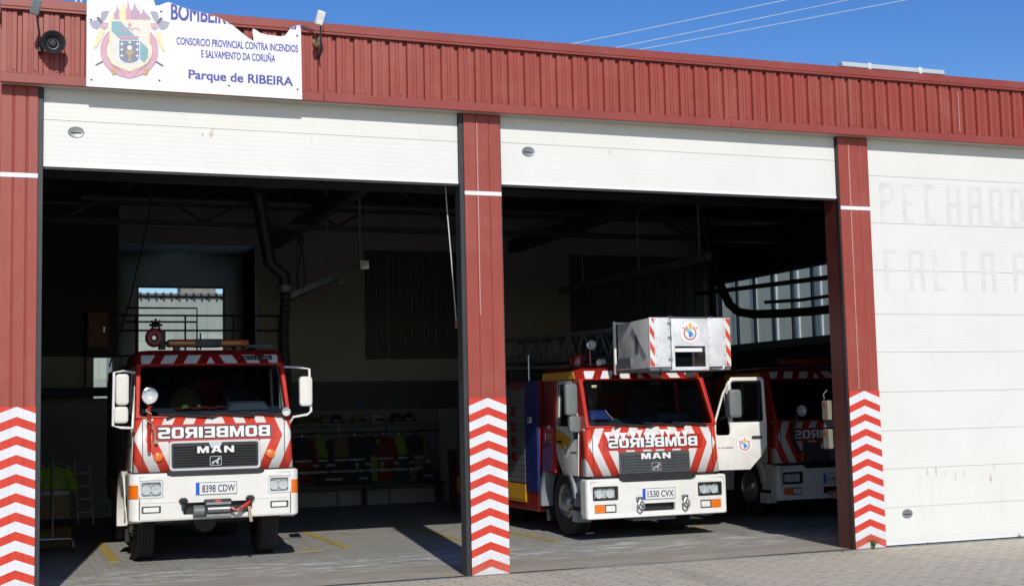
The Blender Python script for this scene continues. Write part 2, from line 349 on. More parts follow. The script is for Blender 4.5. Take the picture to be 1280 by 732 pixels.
class MB:
    def __init__(s): s.v = []; s.f = []; s.mi = []; s.k = 0; s.T = None
    def add(s, vs_, fs_):
        b = len(s.v)
        for p in vs_:
            p = Vector(p)
            if s.T is not None: p = s.T @ p
            s.v.append(p)
        for f in fs_: s.f.append(tuple(i+b for i in f)); s.mi.append(s.k)
        return s
    def geo(s, g, fn=None):
        vs_, fs_ = g
        return s.add([fn(*p) if fn else p for p in vs_], fs_)
    def plate(s, loops, thick, fn, bev=0): return s.geo(plate_geo(loops, thick, bev), fn)
    def box(s, x0, x1, y0, y1, z0, z1):
        return s.add([(x0,y0,z0),(x1,y0,z0),(x1,y1,z0),(x0,y1,z0),(x0,y0,z1),(x1,y0,z1),(x1,y1,z1),(x0,y1,z1)],
                     [(0,3,2,1),(4,5,6,7),(0,1,5,4),(1,2,6,5),(2,3,7,6),(3,0,4,7)])
    def hexa(s, p): # 8 points: bottom ring, top ring
        return s.add(p, [(0,3,2,1),(4,5,6,7),(0,1,5,4),(1,2,6,5),(2,3,7,6),(3,0,4,7)])
    def tube(s, path, r, n=8, caps=True):
        P = [Vector(p) for p in path]; rs = r if isinstance(r, (list, tuple)) else [r]*len(P); vs_ = []; fs_ = []
        prev = None
        for i, p in enumerate(P):
            a = P[max(0, i-1)]; c = P[min(len(P)-1, i+1)]; d = (c-a).normalized()
            if prev is None:
                ax = Vector((0,0,1)) if abs(d.z) < .9 else Vector((1,0,0)); e1 = d.cross(ax).normalized()
            else:
                e1 = (prev - d*prev.dot(d)); e1 = e1.normalized() if e1.length > 1e-6 else d.orthogonal().normalized()
            prev = e1; e2 = d.cross(e1)
            for k in range(n):
                an = 2*math.pi*k/n; vs_.append(p + (e1*math.cos(an)+e2*math.sin(an))*rs[i])
        for i in range(len(P)-1):
            for k in range(n):
                fs_.append((i*n+k, i*n+(k+1)%n, (i+1)*n+(k+1)%n, (i+1)*n+k))
        if caps: fs_.append(tuple(range(n))[::-1]); fs_.append(tuple((len(P)-1)*n+k for k in range(n)))
        return s.add(vs_, fs_)
    def cyl(s, a, b, r, n=16, r2=None): return s.tube([a, b], [r, r if r2 is None else r2], n)
    def lathe(s, prof, o, axis, n=24):
        """prof: (radius, along axis)"""
        o = Vector(o); ax = Vector(axis).normalized(); e1 = ax.orthogonal().normalized(); e2 = ax.cross(e1); vs_ = []; fs_ = []
        for (r, h) in prof:
            for k in range(n):
                an = 2*math.pi*k/n; vs_.append(o + ax*h + (e1*math.cos(an)+e2*math.sin(an))*max(r, 1e-4))
        for i in range(len(prof)-1):
            for k in range(n): fs_.append((i*n+k, i*n+(k+1)%n, (i+1)*n+(k+1)%n, (i+1)*n+k))
        return s.add(vs_, fs_)
    def loft(s, rings, closed=True, caps=True):
        n = len(rings[0]); vs_ = [p for r_ in rings for p in r_]; fs_ = []
        for i in range(len(rings)-1):
            for k in range(n if closed else n-1): fs_.append((i*n+k, i*n+(k+1)%n, (i+1)*n+(k+1)%n, (i+1)*n+k))
        if caps: fs_.append(tuple(range(n))[::-1]); fs_.append(tuple((len(rings)-1)*n+k for k in range(n)))
        return s.add(vs_, fs_)
    def build(s, name, mats, parent=None, bev=0, smooth=35, loc=None, seg=2, solid=0, label=None):
        if not isinstance(mats, (list, tuple)): mats = [mats]
        me = bpy.data.meshes.new(name); vv = s.v
        if loc is not None: L = Vector(loc); vv = [p-L for p in vv]
        me.from_pydata([tuple(p) for p in vv], [], s.f)
        for mm in mats: me.materials.append(M[mm])
        me.polygons.foreach_set('material_index', s.mi)
        bm = bmesh.new(); bm.from_mesh(me); bmesh.ops.remove_doubles(bm, verts=bm.verts, dist=1e-5); bmesh.ops.recalc_face_normals(bm, faces=bm.faces)
        for f in bm.faces: f.smooth = bool(smooth)
        if smooth:
            for e in bm.edges:
                if len(e.link_faces) == 2 and e.calc_face_angle(0) > R(smooth): e.smooth = False
        bm.to_mesh(me); bm.free()
        o = bpy.data.objects.new(name, me); COL.objects.link(o)
        if parent is not None: o.parent = parent
        if loc is not None: o.location = loc
        if solid:
            md = o.modifiers.new('solid', 'SOLIDIFY'); md.thickness = solid; md.offset = -1
        if bev:
            md = o.modifiers.new('bevel', 'BEVEL'); md.width = bev; md.segments = seg; md.limit_method = 'ANGLE'; md.angle_limit = R(40); md.harden_normals = False
        if label: o['label'] = label
        return o
def tag(o, label=None, cat=None, group=None, kind=None):
    for k, v in (('label', label), ('category', cat), ('group', group), ('kind', kind)):
        if v: o[k] = v
    return o
def thing(name, label, cat, loc=(0,0,0), rz=0, group=None):
    o = bpy.data.objects.new(name, None); COL.objects.link(o); o.location = loc; o.rotation_euler = (0,0,rz); o.empty_display_size = .2
    return tag(o, label, cat, group)
def struct(o, ): o['kind'] = 'structure'; return o
def copy_tree(o, parent=None):
    c = o.copy(); COL.objects.link(c)
    if parent is not None: c.parent = parent
    for ch in [x for x in bpy.data.objects if x.parent == o]: copy_tree(ch, c)
    return c

# ------------------------------------------------------------------ ground
g = MB(); g.box(-400, 400, -400, 600, -.6, -.008); struct(g.build('ground', 'paver_out', smooth=0))
g = MB(); g.box(-.05, 15.9, .09, .62, -.3, -.0015); struct(g.build('apron', 'concrete', smooth=0))
g = MB(); g.box(-.05, 15.9, .625, 12.6, -.3, -.003); struct(g.build('garage_floor', 'paver_in', smooth=0))
g = MB(); g.box(-.05, 15.9, -.02, .03, -.3, .001); g.box(-.05, 15.9, .045, .088, -.3, .001); g.box(-.05, 15.9, .03, .045, -.3, -.02); struct(g.build('drain_channel', 'steel', smooth=0))
for (xa, ya, xb, yb, wd) in ((4.58, 6.95, 4.64, 3.95, .12), (6.32, 8.0, 6.40, 3.9, .12), (7.42, 6.4, 7.42, 3.05, .12), (1.42, 4.0, 1.52, 9.0, .14), (10.3, 4.1, 10.35, 8.5, .12), (3.95, 3.85, 3.95, 3.98, .5), (9.85, 3.55, 9.85, 3.7, .6)):
    q = MB(); q.box(min(xa,xb)-wd/2, min(xa,xb)+wd/2, min(ya,yb), max(ya,yb), -.01, .0015); struct(q.build('floor_marking', 'yellow_line', smooth=0))

# ------------------------------------------------------------------ fire station
ST = thing('fire_station', 'red clad fire station with three tall vehicle bays and white sectional doors', 'building', (0,0,0))
XL, XR, YB = -.047, 15.98, 12.6
PIL = [(-.047, .32), (5.057, 5.516), (10.294, 10.760), (15.52, 15.98)]
ZB, ZT, YF = 5.387, 6.295, -.133
# parapet: trapezoidal sheet
q = MB(); prof = []; x = XL
while x < XR-.21:
    prof += [(x, 0), (x+.045, 0), (x+.049, .008), (x+.061, .008), (x+.065, 0), (x+.083, 0), (x+.087, .008), (x+.099, .008), (x+.103, 0), (x+.145, 0), (x+.155, .036), (x+.195, .036), (x+.205, 0)]
    x += .2093
prof += [(XR, 0)]
for z0, z1 in ((ZB+.10, ZT-.135),):
    vs_ = [(px, YF+d+.01, z0) for px, d in prof] + [(px, YF+d+.01, z1) for px, d in prof]; n = len(prof)
    q.add(vs_, [(i, i+1, n+i+1, n+i) for i in range(n-1)])
q.build('parapet_cladding', 'red_sheet', ST, smooth=0, solid=.01)
q = MB()
for i in range(int((XR-XL)/.2093)):
    q.lathe([(0, -.006), (.007, -.004), (.009, 0)], (XL+i*.2093+.12, YF+.01, ZB+.14), (0, 1, 0), 8)
q.build('screw', 'dark_metal', ST)['kind'] = 'stuff'
q = MB()
cuts = [XL-.02, 3.35, 8.6, 12.0, XR+.02]
for a, b_ in zip(cuts, cuts[1:]):
    q.box(a+.001, b_-.001, YF-.035, .12, ZT-.10, ZT); q.box(a+.001, b_-.001, YF-.03, YF+.005, ZT-.13, ZT-.10)
q.build('parapet_coping', 'red_trim', ST, bev=.006)
q = MB(); q.box(XL, XR, YF+.012, .1, ZT-.15, ZT-.128); q.build('parapet_gap', 'shaded_red', ST)  # strip with the coping's shadow line put into its dark colour
q = MB()
for a, b_ in zip(cuts, cuts[1:]): q.box(a+.001, b_-.001, YF-.028, YF+.02, ZB, ZB+.105)
q.build('parapet_trim', 'red_trim', ST, bev=.008)
q = MB(); q.box(XL+.01, XR-.01, YF+.02, .18, ZB+.012, ZB+.04); q.build('parapet_soffit', 'soffit', ST)
q = MB(); q.box(XL+.01, XR-.01, YF+.05, .18, ZB+.04, ZT-.17); q.build('parapet_core', 'beam', ST)
# pillars
ZC = 2.034
for i, (a, b_) in enumerate(PIL):
    q = MB(); w_ = b_-a
    g1, g2 = a+w_*.34, a+w_*.70
    pts = [(a, 0), (g1-.012, 0), (g1, .012), (g1+.012, 0), (g2-.012, 0), (g2, .012), (g2+.012, 0), (b_, 0), (b_, .36), (a, .36)]
    q.loft([[(px, py, z) for px, py in pts] for z in (-.1, ZB+.01)])
    p = q.build('pillar', 'red_sheet', ST, smooth=0, bev=.004, seg=1)
    q = MB(); pts = [(a-.002, -.006), (g1-.012, -.006), (g1, .004), (g1+.012, -.006), (g2-.012, -.006), (g2, .004), (g2+.012, -.006), (b_+.002, -.006), (b_+.002, -.0015), (a-.002, -.0015)]
    xc = (a+b_)/2
    q.loft([[(px, py-.0005, z) for px, py in pts] for z in (.004, ZC)])
    q.build('warning_panel', 'pillar_chevron', p, smooth=0, loc=(xc, 0, 0))
    q = MB(); q.box(a-.001, b_+.001, -.004, -.001, 4.42, 4.467); q.build('tape', 'white_tape', p, smooth=0)
# door leaves
def sect_door(x0, x1, zb, seams, skin, y=.06):
    q = MB(); zs = [zb] + [s_ for s_ in seams if s_ > zb+.03] + [ZB+.09]
    for a, b_ in zip(zs, zs[1:]): q.box(x0, x1, y, y+.045, a+.0015, b_-.0015)
    d = q.build('garage_door', skin, ST, bev=.004, smooth=0)
    q = MB(); q.box(x0+.01, x1-.01, y+.012, y+.035, zb, ZB+.08); q.build('door_core', 'letter_white', d, smooth=0)
    q = MB(); q.box(x0, x1, y-.008, y+.05, zb-.03, zb+.001); q.build('bottom_rail', 'letter_white', d, bev=.004)
    q = MB(); q.box(x0+.005, x1-.005, y+.005, y+.04, zb-.055, zb-.03); q.build('bottom_seal', 'black_rubber', d)
    return d
def vent(d, x, z, y=.06):
    q = MB(); q.lathe([(.0, -.004), (.062, -.006), (.078, -.010), (.084, -.004), (.084, .004)], (0, 0, 0), (0, 1, 0), 28)
    q.v = [Vector((p.x+x, p.y+y, p.z*.72+z)) for p in q.v]
    v_ = q.build('vent', 'vent_grey', d)
    q = MB(); q.box(x-.055, x+.055, y-.012, y-.008, z-.012, z-.002); q.build('vent_slot', 'black_rubber', d)
d1 = sect_door(.375, 5.0, 4.585, [5.06], 'door_skin_near'); vent(d1, .703, 4.94)
d2 = sect_door(5.532, 10.274, 4.60, [5.08], 'door_skin_mid'); vent(d2, 5.90, 4.985)
d3 = sect_door(10.775, 15.5, .042, [.497, 1.002, 1.5, 2.011, 2.536, 3.043, 3.629, 4.264, 4.903], 'door_skin_shut'); vent(d3, 11.164, .41)
# dark guide rails beside the openings
for x0, x1, deep in ((.322, .37, 1), (5.004, 5.055, 1), (5.518, 5.53, 0), (10.28, 10.292, 0)):
    q = MB(); q.box(x0, x1, .02, .105 if deep or x0 < 6 else .055, 0, ZB)
    if deep: q.box(x0, x1, .105, .2, 0, ZB+.1)
    q.build('guide_rail', 'dark_metal', ST)
q = MB(); q.box(10.2885, 10.2935, .065, .361, 0, ZB); q.build('reveal_shade', 'shaded_red', ST)  # thin plate added over the pillar's side, its shade painted as dark red
for x, z0, z1, y in ((12.19, ZB+.14, ZT-.2, YF+.003), (10.294+.466*.34, 2.05, 4.41, -.002), (5.057+.459*.36, 3.0, 5.3, -.002), (10.294+.466*.34, 4.475, 5.3, -.002)):
    q = MB(); q.box(x-.007, x+.007, y, y+.006, z0, z1); q.build('joint_seal', 'faded_seal', ST)
# faint painted-over letters on the shut door
SEG = {'P': ['l','t','m','ur'], 'E': ['l','t','m','b'], 'C': ['l','t','b'], 'H': ['l','r','m'], 'A': ['l','r','t','m'], 'D': ['l','t','b','r'], 'O': ['l','t','b','r'],
       'F': ['l','t','m'], 'L': ['l','b'], 'T': ['t','c']}
q = MB()
def stencil(word, x, z, h, w_, adv, gap=None):
    th = .064
    for ch in word:
        for s_ in SEG[ch]:
            r_ = {'l': (0, th, 0, h), 'r': (w_-th, w_, 0, h), 'ur': (w_-th, w_, h*.5+th/2, h-th), 't': (th+.005, w_-th-.005, h-th, h), 'm': (th+.005, w_-th-.005, h*.5-th/2, h*.5+th/2),
                  'b': (th+.005, w_-th-.005, 0, th), 'c': (w_/2-th/2, w_/2+th/2, 0, h-th-.005)}[s_]
            q.box(x+r_[0], x+r_[1], .0575, .0585, z+r_[2]+.002, z+r_[3]-.002)
        x += adv
m, t, b = nodes('ghost_paint'); co = objco(t)
t.links.new(mixc(t, ramp(t, noise(t, 9, 8, co, .75), .30, .62), (.585, .58, .525), (.70, .695, .65)), b.inputs['Base Color']); b.inputs['Roughness'].default_value = .5; M['ghost_paint'] = m
for a in (('PECHADO', 10.965, 4.285, .54, .235, .365), ('FALTA', 10.985, 3.36, .56, .25, .40), ('P', 13.14, 3.36, .56, .25, .40)):
    q = MB(); stencil(*a); q.build('faded_lettering', 'ghost_paint', d3, smooth=0)
# shell
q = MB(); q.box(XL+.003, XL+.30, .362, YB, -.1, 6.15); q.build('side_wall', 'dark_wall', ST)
q = MB(); y = .37
while y < YB+.2: q.box(XL-.02, XL+.001, y, y+.19, 0, ZT-.11); q.box(XL-.008, XL+.001, y+.192, y+.218, 0, ZT-.11); y += .22
q.build('side_cladding', 'red_sheet', ST, smooth=0)
q = MB(); q.box(XL-.03, XL+.2, .121, YB+.31, ZT-.10, ZT-.002); q.build('side_coping', 'red_trim', ST)
q = MB(); WX = 15.42
yw0, yw1, zw0, zw1 = 7.75, 12.45, 3.2, 4.72
q.plate([[(.362, -.1), (YB, -.1), (YB, 6.15), (.362, 6.15)], [(yw0, zw0), (yw1, zw0), (yw1, zw1), (yw0, zw1)]], .24, YZl(WX+.12)); q.build('side_wall', 'dark_wall', ST)
wn_ = MB()
for yv in (yw0+.02, 8.5, 9.25, 10.0, 10.75, 11.5, yw1-.02): wn_.box(WX+.05, WX+.11, yv-.025, yv+.025, zw0, zw1)
wn_.box(WX+.052, WX+.108, yw0, yw1, zw0, zw0+.05); wn_.box(WX+.052, WX+.108, yw0, yw1, zw1-.05, zw1)
wn_.box(WX-.10, WX+.02, yw0-.05, yw1+.05, zw0-.12, zw0-.002)
wf = wn_.build('window_frame', 'fender_grey', ST)
q = MB(); q.box(WX+.075, WX+.082, yw0+.03, yw1-.03, zw0+.03, zw1-.03); q.build('window_glass', 'window_glass', wf)
# back wall with recess for the rear window
q = MB(); NX0, NX1, NZ0, NZ1 = 2.14, 4.86, 2.55, 5.40
q.plate([[(XL+.30, -.1), (WX, -.1), (WX, 6.15), (XL+.30, 6.15)], [(NX0, NZ0), (NX1, NZ0), (NX1, NZ1), (NX0, NZ1)], [(1.66, 2.30), (2.02, 2.30), (2.02, 3.1), (1.66, 3.1)]], .25, XZ(YB+.125)); q.build('back_wall', 'plaster', ST)
q = MB(); WY = 14.2
q.box(NX0-.12, NX0, YB+.25, WY, NZ0-.1, NZ1+.1); q.box(NX1, NX1+.12, YB+.25, WY, NZ0-.1, NZ1+.1); q.box(NX0, NX1, YB+.25, WY, NZ1, NZ1+.1); q.box(NX0, NX1, YB+.25, WY, NZ0-.1, NZ0)
q.plate([[(NX0-.12, NZ0-.1), (NX1+.12, NZ0-.1), (NX1+.12, NZ1+.1), (NX0-.12, NZ1+.1)], [(2.615, 2.7), (4.46, 2.7), (4.46, 4.68), (2.615, 4.68)]], .12, XZ(WY+.06)); q.build('window_recess', 'plaster_bluelit', ST)
q = MB()
for x0, x1, z0, z1 in ((2.617, 2.66, 2.702, 4.678), (4.415, 4.458, 2.702, 4.678), (2.66, 4.415, 4.635, 4.678), (2.66, 4.415, 2.702, 2.745)): q.box(x0, x1, WY+.02, WY+.07, z0, z1)
wf = q.build('window_frame', 'grey_metal', ST); q = MB(); q.box(2.65, 4.42, WY+.045, WY+.05, 2.73, 4.65); q.build('window_glass', 'window_glass', wf)
q = MB(); q.box(1.655, 2.025, YB+.10, YB+.11, 2.295, 3.105); q.build('window_glass', 'window_glass', ST)
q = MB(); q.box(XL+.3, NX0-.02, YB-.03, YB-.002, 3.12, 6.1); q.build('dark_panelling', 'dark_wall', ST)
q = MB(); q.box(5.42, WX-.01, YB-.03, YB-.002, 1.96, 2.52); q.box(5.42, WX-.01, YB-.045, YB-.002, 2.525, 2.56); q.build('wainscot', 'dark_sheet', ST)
# mezzanine railing before the recess
q = MB(); ry = YB-.12
for z in (3.12, 3.62, 3.92): q.tube([(1.5, ry, z), (5.3, ry, z)], .022, 6)
q.tube([(2.2, ry-.6, 4.02), (3.55, ry-.6, 4.02), (3.55, ry-.6, 3.0)], .02, 6); q.tube([(2.2, ry-.6, 3.75), (3.55, ry-.6, 3.75)], .02, 6)
for x in (1.5, 2.45, 3.4, 4.35, 5.3): q.tube([(x, ry, 2.5), (x, ry, 3.92)], .02, 6)
q.build('railing', 'dark_metal', ST)
q = MB(); q.box(XL+.3, 5.4, YB-.75, YB-.002, 2.34, 2.5); q.build('mezzanine', 'dark_wall', ST)
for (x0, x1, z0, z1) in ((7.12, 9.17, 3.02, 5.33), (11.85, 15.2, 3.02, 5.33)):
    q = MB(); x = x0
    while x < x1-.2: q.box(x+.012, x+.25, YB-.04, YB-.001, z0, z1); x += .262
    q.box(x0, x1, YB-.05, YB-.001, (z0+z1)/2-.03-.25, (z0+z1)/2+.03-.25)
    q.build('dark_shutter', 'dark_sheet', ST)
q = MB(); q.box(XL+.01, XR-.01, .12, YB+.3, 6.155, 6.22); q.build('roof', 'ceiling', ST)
q = MB(); q.box(13.95, 15.9, .8, 2.6, 6.221, 6.56); q.build('roof_box', 'red_trim', ST, bev=.01)
# roof structure
q = MB()
for y in (2.6, 5.2, 7.8, 10.4): q.box(XL+.3, WX, y-.06, y+.06, 5.95, 6.15)
for y in (8.6, 9.4): q.tube([(1.2, y, 5.62+(y-8.6)*.1), (WX, y, 5.62+(y-8.6)*.1)], .075, 10)
q.build('purlin', 'beam', ST)
q = MB()
for yt in (4.6, 9.0):
    q.box(XL+.3, WX, yt-.05, yt+.05, 5.22, 5.32)
    x = .9; k = 0
    while x < WX-1.3:
        q.tube([(x, yt, 5.3), (x+1.2, yt, 5.98)] if k % 2 == 0 else [(x, yt, 5.98), (x+1.2, yt, 5.3)], .035, 6); x += 1.2; k += 1
q.build('truss', 'beam', ST)
q = MB()
for x in (5.25, 10.5): q.box(x-.09, x+.09, .37, YB, 5.34, 5.60)
q.build('rafter', 'beam', ST)
q = MB(); q.tube([(WX-.55, 3.5, 4.2), (WX-.55, 12.3, 4.45)], .05, 8); q.build('brace_bar', 'beam', ST)

# ------------------------------------------------------------------ things hung on the facade
# the torn sign
def SG(u, v):          # measured places on the sign, in metres from its lower left corner
    t_ = (u-108)/270; k = .00864+.0005*t_
    return ((u-108)*.00852, (108+15*t_-v)*k)
tear = [(189,-14),(189,0),(191,6.5),(196,6),(202,3.5),(207,2),(214,4),(222,7.5),(230,10),(243,13),(256,16),(268,20),(279,25),(288,30.5),(295,36),(302,41.5),(308,46),(313,49),(315,50),(314.5,45),(313.5,39),(314,34.5),(318,36),(323,39.5),(332,42),(341,43),(350,44),(356,43),(360,38),(364,33),(370,30.5),(377,29)]
sign_pts = [(0, 0), (2.30, .004)] + [SG(u, v) for u, v in tear[::-1]] + [(0, 1.07)]
SX, SY, SZ = .791, -.19, 5.385
sg = thing('station_sign', 'torn white fire service sign with faded crest and blue lettering above the bays', 'sign', (SX, SY, SZ))
q = MB(); q.plate([sign_pts], .006, XZ(0)); q.build('panel', 'c_white', sg, smooth=0)
q = MB()
for u, v in ((114, 100), (196, 100), (283, 106), (372, 110), (372, 43), (198, 14), (113, 25)):
    x, z = SG(u, v); q.lathe([(0, -.009), (.009, -.008), (.012, -.003)], (x, 0, z), (0, 1, 0), 8)
q.build('rivet', 'dark_metal', sg)
q = MB()
for x in (.15, .9, 2.2): q.box(x-.02, x+.02, .004, .055, .1, .62)
q.build('batten', 'grey_metal', sg)
def line(txt, ua, ub, va, vb, h, bold, clip=False):
    (xa, za), (xb, zb_) = SG(ua, va), SG(ub, vb); ang = math.atan2(zb_-za, xb-xa)
    vs_, fs_ = text_geo(txt, xb-xa, h, bold, .002, 'LEFT')
    return [((p[0]*math.cos(ang)+xa - p[1]*0), p[1]+p[0]*math.tan(ang)+za, p[2]) for p in vs_], fs_
q = MB()
for a in (('CONSORCIO PROVINCIAL CONTRA INCENDIOS', 217, 373, 55, 64, .088, .022), ('E SALVAMENTO DA CORU\u00d1A', 248, 343, 71, 76.5, .088, .024), ('Parque de RIBEIRA', 232, 366, 97.5, 106, .108, .026)):
    q = MB(); q.geo(line(*a), lambda u, v, w: (u, -.0042-w, v)); q.build('lettering', 'ink_blue', sg, smooth=0)
# top line, torn away where the panel is torn
q = MB()
vs_, fs_ = line('BOMBEIROS CORU\u00d1A', 210, 380, 24, 36, .19, .03)
bm = bmesh.new(); bv = [bm.verts.new(p) for p in vs_]
for f in fs_:
    try: bm.faces.new([bv[i] for i in f])
    except ValueError: pass
edge = [SG(u, v) for u, v in tear]; mono = [edge[0]]
for p in edge[1:]:
    if p[0] > mono[-1][0]+1e-4: mono.append(p)
for a, b_ in zip(mono[1:], mono[2:]+[(mono[-1][0]+.005, mono[-1][1])]):
    c = bm.copy()
    def cut(co, no):
        bmesh.ops.bisect_plane(c, geom=c.verts[:]+c.edges[:]+c.faces[:], plane_co=co, plane_no=no, clear_outer=True)
    cut((a[0], 0, 0), (-1, 0, 0)); cut((min(b_[0], 2.298), 0, 0), (1, 0, 0))
    d = (b_[0]-a[0], b_[1]-a[1]); cut((a[0], a[1]-.003, 0), (-d[1], d[0], 0))
    if c.verts:
        c.verts.index_update()
        q.add([(v.co.x, -.0042-v.co.z, v.co.y) for v in c.verts], [tuple(v.index for v in f.verts) for f in c.faces])
    c.free()
bm.free()
q.build('lettering', 'ink_blue', sg, smooth=0)
# crest, read from its zoomed picture: (cx, cy) -> sign
def CR(px, py):
    return SG(100+px*140/932, py*110/732)
cr_ = thing  # (unused alias kept local)
mats_c = ['c_rose', 'c_cream', 'c_cream2', 'c_teal', 'c_slate', 'c_grey', 'c_yellow', 'c_mauve', 'c_gold', 'c_dark', 'c_white', 'c_pink']
q = MB()
LAYERS = [0]
LQ = []
def lay(pts, mname, lv): LQ.append((lv, len(LQ), pts, mname))
def ring_arc(cx, cy, rx, ry, a0, a1, wd, mname, lv, n=26):
    o = []; i_ = []
    for k in range(n+1):
        a = R(a0+(a1-a0)*k/n); o.append((cx+(rx+wd/2)*math.cos(a), cy+(ry+wd/2)*math.sin(a))); i_.append((cx+(rx-wd/2)*math.cos(a), cy+(ry-wd/2)*math.sin(a)))
    lay(o+i_[::-1], mname, lv)
# axes behind
for sgn in (1, -1):
    fx = (lambda x: x) if sgn == 1 else (lambda x: 795-x)
    lay([(fx(x), y) for x, y in ((120,540),(130,552),(235,492),(228,478))], 'c_dark', 0)
    lay([(fx(x), y) for x, y in ((70,182),(110,172),(160,160),(170,100),(200,90),(232,95),(215,140),(190,180),(160,232),(135,250),(95,235))], 'c_grey', 0)
    lay([(fx(x), y) for x, y in ((128,150),(148,140),(178,185),(165,200))], 'c_dark', 1)
ring_arc(395, 420, 208, 200, -58, 238, 46, 'c_rose', 2, 40)
ring_arc(395, 420, 231, 223, -58, 238, 5, 'c_pink', 3, 40); ring_arc(395, 420, 185, 177, -58, 238, 5, 'c_pink', 3, 40)
lay([(165,232),(182,192),(225,190),(220,225),(195,248)], 'c_rose', 3); lay([(625,232),(610,192),(565,190),(570,225),(597,248)], 'c_rose', 3)
for sgn in (1, -1):
    fx = (lambda x: x) if sgn == 1 else (lambda x: 795-x)
    lay([(fx(x), y+(0 if sgn == 1 else 20)) for x, y in ((152,242),(196,256),(190,285),(130,400),(112,402),(110,385))], 'c_yellow', 4)
    lay([(fx(x), y) for x, y in ((240,580),(268,566),(292,612),(262,628))], 'c_gold', 4)
    lay([(fx(x), y) for x, y in ((290,545),(330,550),(430,640),(380,652))], 'c_rose', 3)
# flames
for k, (x, y, h, wd, c_) in enumerate(((265,165,70,50,'c_yellow'),(300,165,120,60,'c_mauve'),(350,165,165,70,'c_yellow'),(400,165,110,60,'c_mauve'),(330,165,90,50,'c_rose'),(440,165,150,70,'c_mauve'),(480,165,80,60,'c_yellow'),(510,165,100,60,'c_mauve'),(385,165,175,40,'c_rose'),(545,165,45,40,'c_mauve'))):
    lay([(x-wd/2, y), (x-wd*.55, y-h*.4), (x-wd*.2, y-h*.65), (x-wd*.15, y-h), (x+wd*.25, y-h*.6), (x+wd*.55, y-h*.45), (x+wd/2, y)], c_, 2+.3*(k % 3))
sh = [(232,165),(560,165),(560,470),(545,520),(500,552),(440,575),(400,600),(360,580),(290,556),(250,530),(234,480)]
lay(sh, 'c_yellow', 4)
lay([(247,178),(545,178),(545,468),(530,510),(490,540),(430,562),(400,582),(365,566),(300,544),(262,518),(248,475)], 'c_cream2', 5)
lay([(250,180),(320,180),(545,405),(545,475),(515,525),(250,262)], 'c_teal', 6)
# crown
for cx in (335, 385, 445): ring_arc(cx, 262, 30, 26, 180, 360, 9, 'c_pink', 7, 10)
lay([(310,300),(470,300),(462,322),(318,322)], 'c_pink', 7); lay([(390,190),(402,190),(402,235),(390,235)], 'c_pink', 7); lay([(380,205),(412,205),(412,214),(380,214)], 'c_pink', 7.3)
lay([(306,335),(480,335),(480,480),(465,510),(430,528),(393,532),(350,526),(318,505),(308,478)], 'c_lightgrey' if False else 'c_white', 7)
lay([(312,340),(474,340),(474,478),(460,505),(428,522),(393,526),(353,520),(324,500),(313,476)], 'c_slate', 8)
for cx, cy in ((333,368),(396,355),(458,366),(333,415),(458,415),(333,464),(457,466)):
    lay([(cx-16,cy),(cx-5,cy-5),(cx,cy-17),(cx+5,cy-5),(cx+16,cy),(cx+5,cy+5),(cx,cy+17),(cx-5,cy+5)], 'c_white', 9)
lay([(p[0], p[1]) for p in circ(396, 400, 20, 16)], 'c_white', 9)
lay([(360,425),(434,425),(424,450),(404,465),(404,495),(418,512),(376,512),(390,495),(390,465),(370,450)], 'c_gold', 9)
for k, (lv, _, pts, mname) in enumerate(sorted(LQ, key=lambda r: (r[0], r[1]))):
    q.k = mats_c.index(mname); q.plate([[CR(*p) for p in pts]], .0003, lambda u, v, w: (u, -.0042-.00035*k-w, v))
crest = q.build('crest', mats_c, sg, smooth=0)

# horn loudspeaker
sp = thing('loudspeaker', 'round black loudspeaker on the parapet left of the sign', 'loudspeaker', (.453, -.12, 5.80))
q = MB(); q.lathe([(.02, .02), (.05, -.02), (.075, -.10), (.118, -.18), (.125, -.20), (.118, -.205), (.10, -.19), (.06, -.13), (.0, -.12)], (0, 0, 0), (0, 1, 0), 28); q.build('horn', 'black_plastic', sp)
q = MB(); q.lathe([(0, -.155), (.03, -.15), (.045, -.135), (.05, -.12)], (0, 0, 0), (0, 1, 0), 20); q.build('driver', 'black_rubber', sp)
q = MB(); q.box(-.14, -.11, -.06, .02, -.07, -.03); q.tube([(-.13, -.04, -.05), (-.06, -.05, -.03)], .012, 6); q.build('bracket', 'black_plastic', sp)
def flood(x, z, body, lab, tilt, face='reflector'):
    f = thing('floodlight', lab, 'floodlight', (x, YF, z), 0, 'floodlights along the parapet')
    q = MB(); q.tube([(.06, 0, -.33), (.04, -.20, -.28), (0, -.36, -.05)], .011, 6); q.build('arm', 'dark_metal', f)
    q = MB(); q.T = Matrix.Translation((-.01, -.38, .02)) @ Matrix.Rotation(R(tilt), 4, 'X') @ Matrix.Rotation(R(12), 4, 'Y'); q.box(-.045, .045, -.03, .03, -.08, .08); q.build('housing', body, f, bev=.01)
    q = MB(); q.T = Matrix.Translation((-.01, -.38, .02)) @ Matrix.Rotation(R(tilt), 4, 'X') @ Matrix.Rotation(R(12), 4, 'Y'); q.box(-.036, .036, -.036, -.031, -.068, .068); q.build('lens', face, f)
    return f
flood(.285, 6.08, 'fender_grey', 'small grey floodlight on an arm above the loudspeaker', 18, 'mirror_grey')
f2 = flood(3.24, 6.22, 'aluminium', 'small pale floodlight on an arm right of the torn sign, with an orange junction box', 20)
q = MB(); q.lathe([(0, -.05), (.03, -.05), (.048, -.03), (.052, 0)], (.03, .0, -.16), (0, 1, 0), 16); q.build('junction_box', 'copper', f2)
q = MB(); q.tube([(.03, -.05, -.16), (-.03, -.07, -.02), (-.12, -.06, .01), (-.2, -.05, 0)], .007, 5); q.build('wire', 'dark_metal', f2)

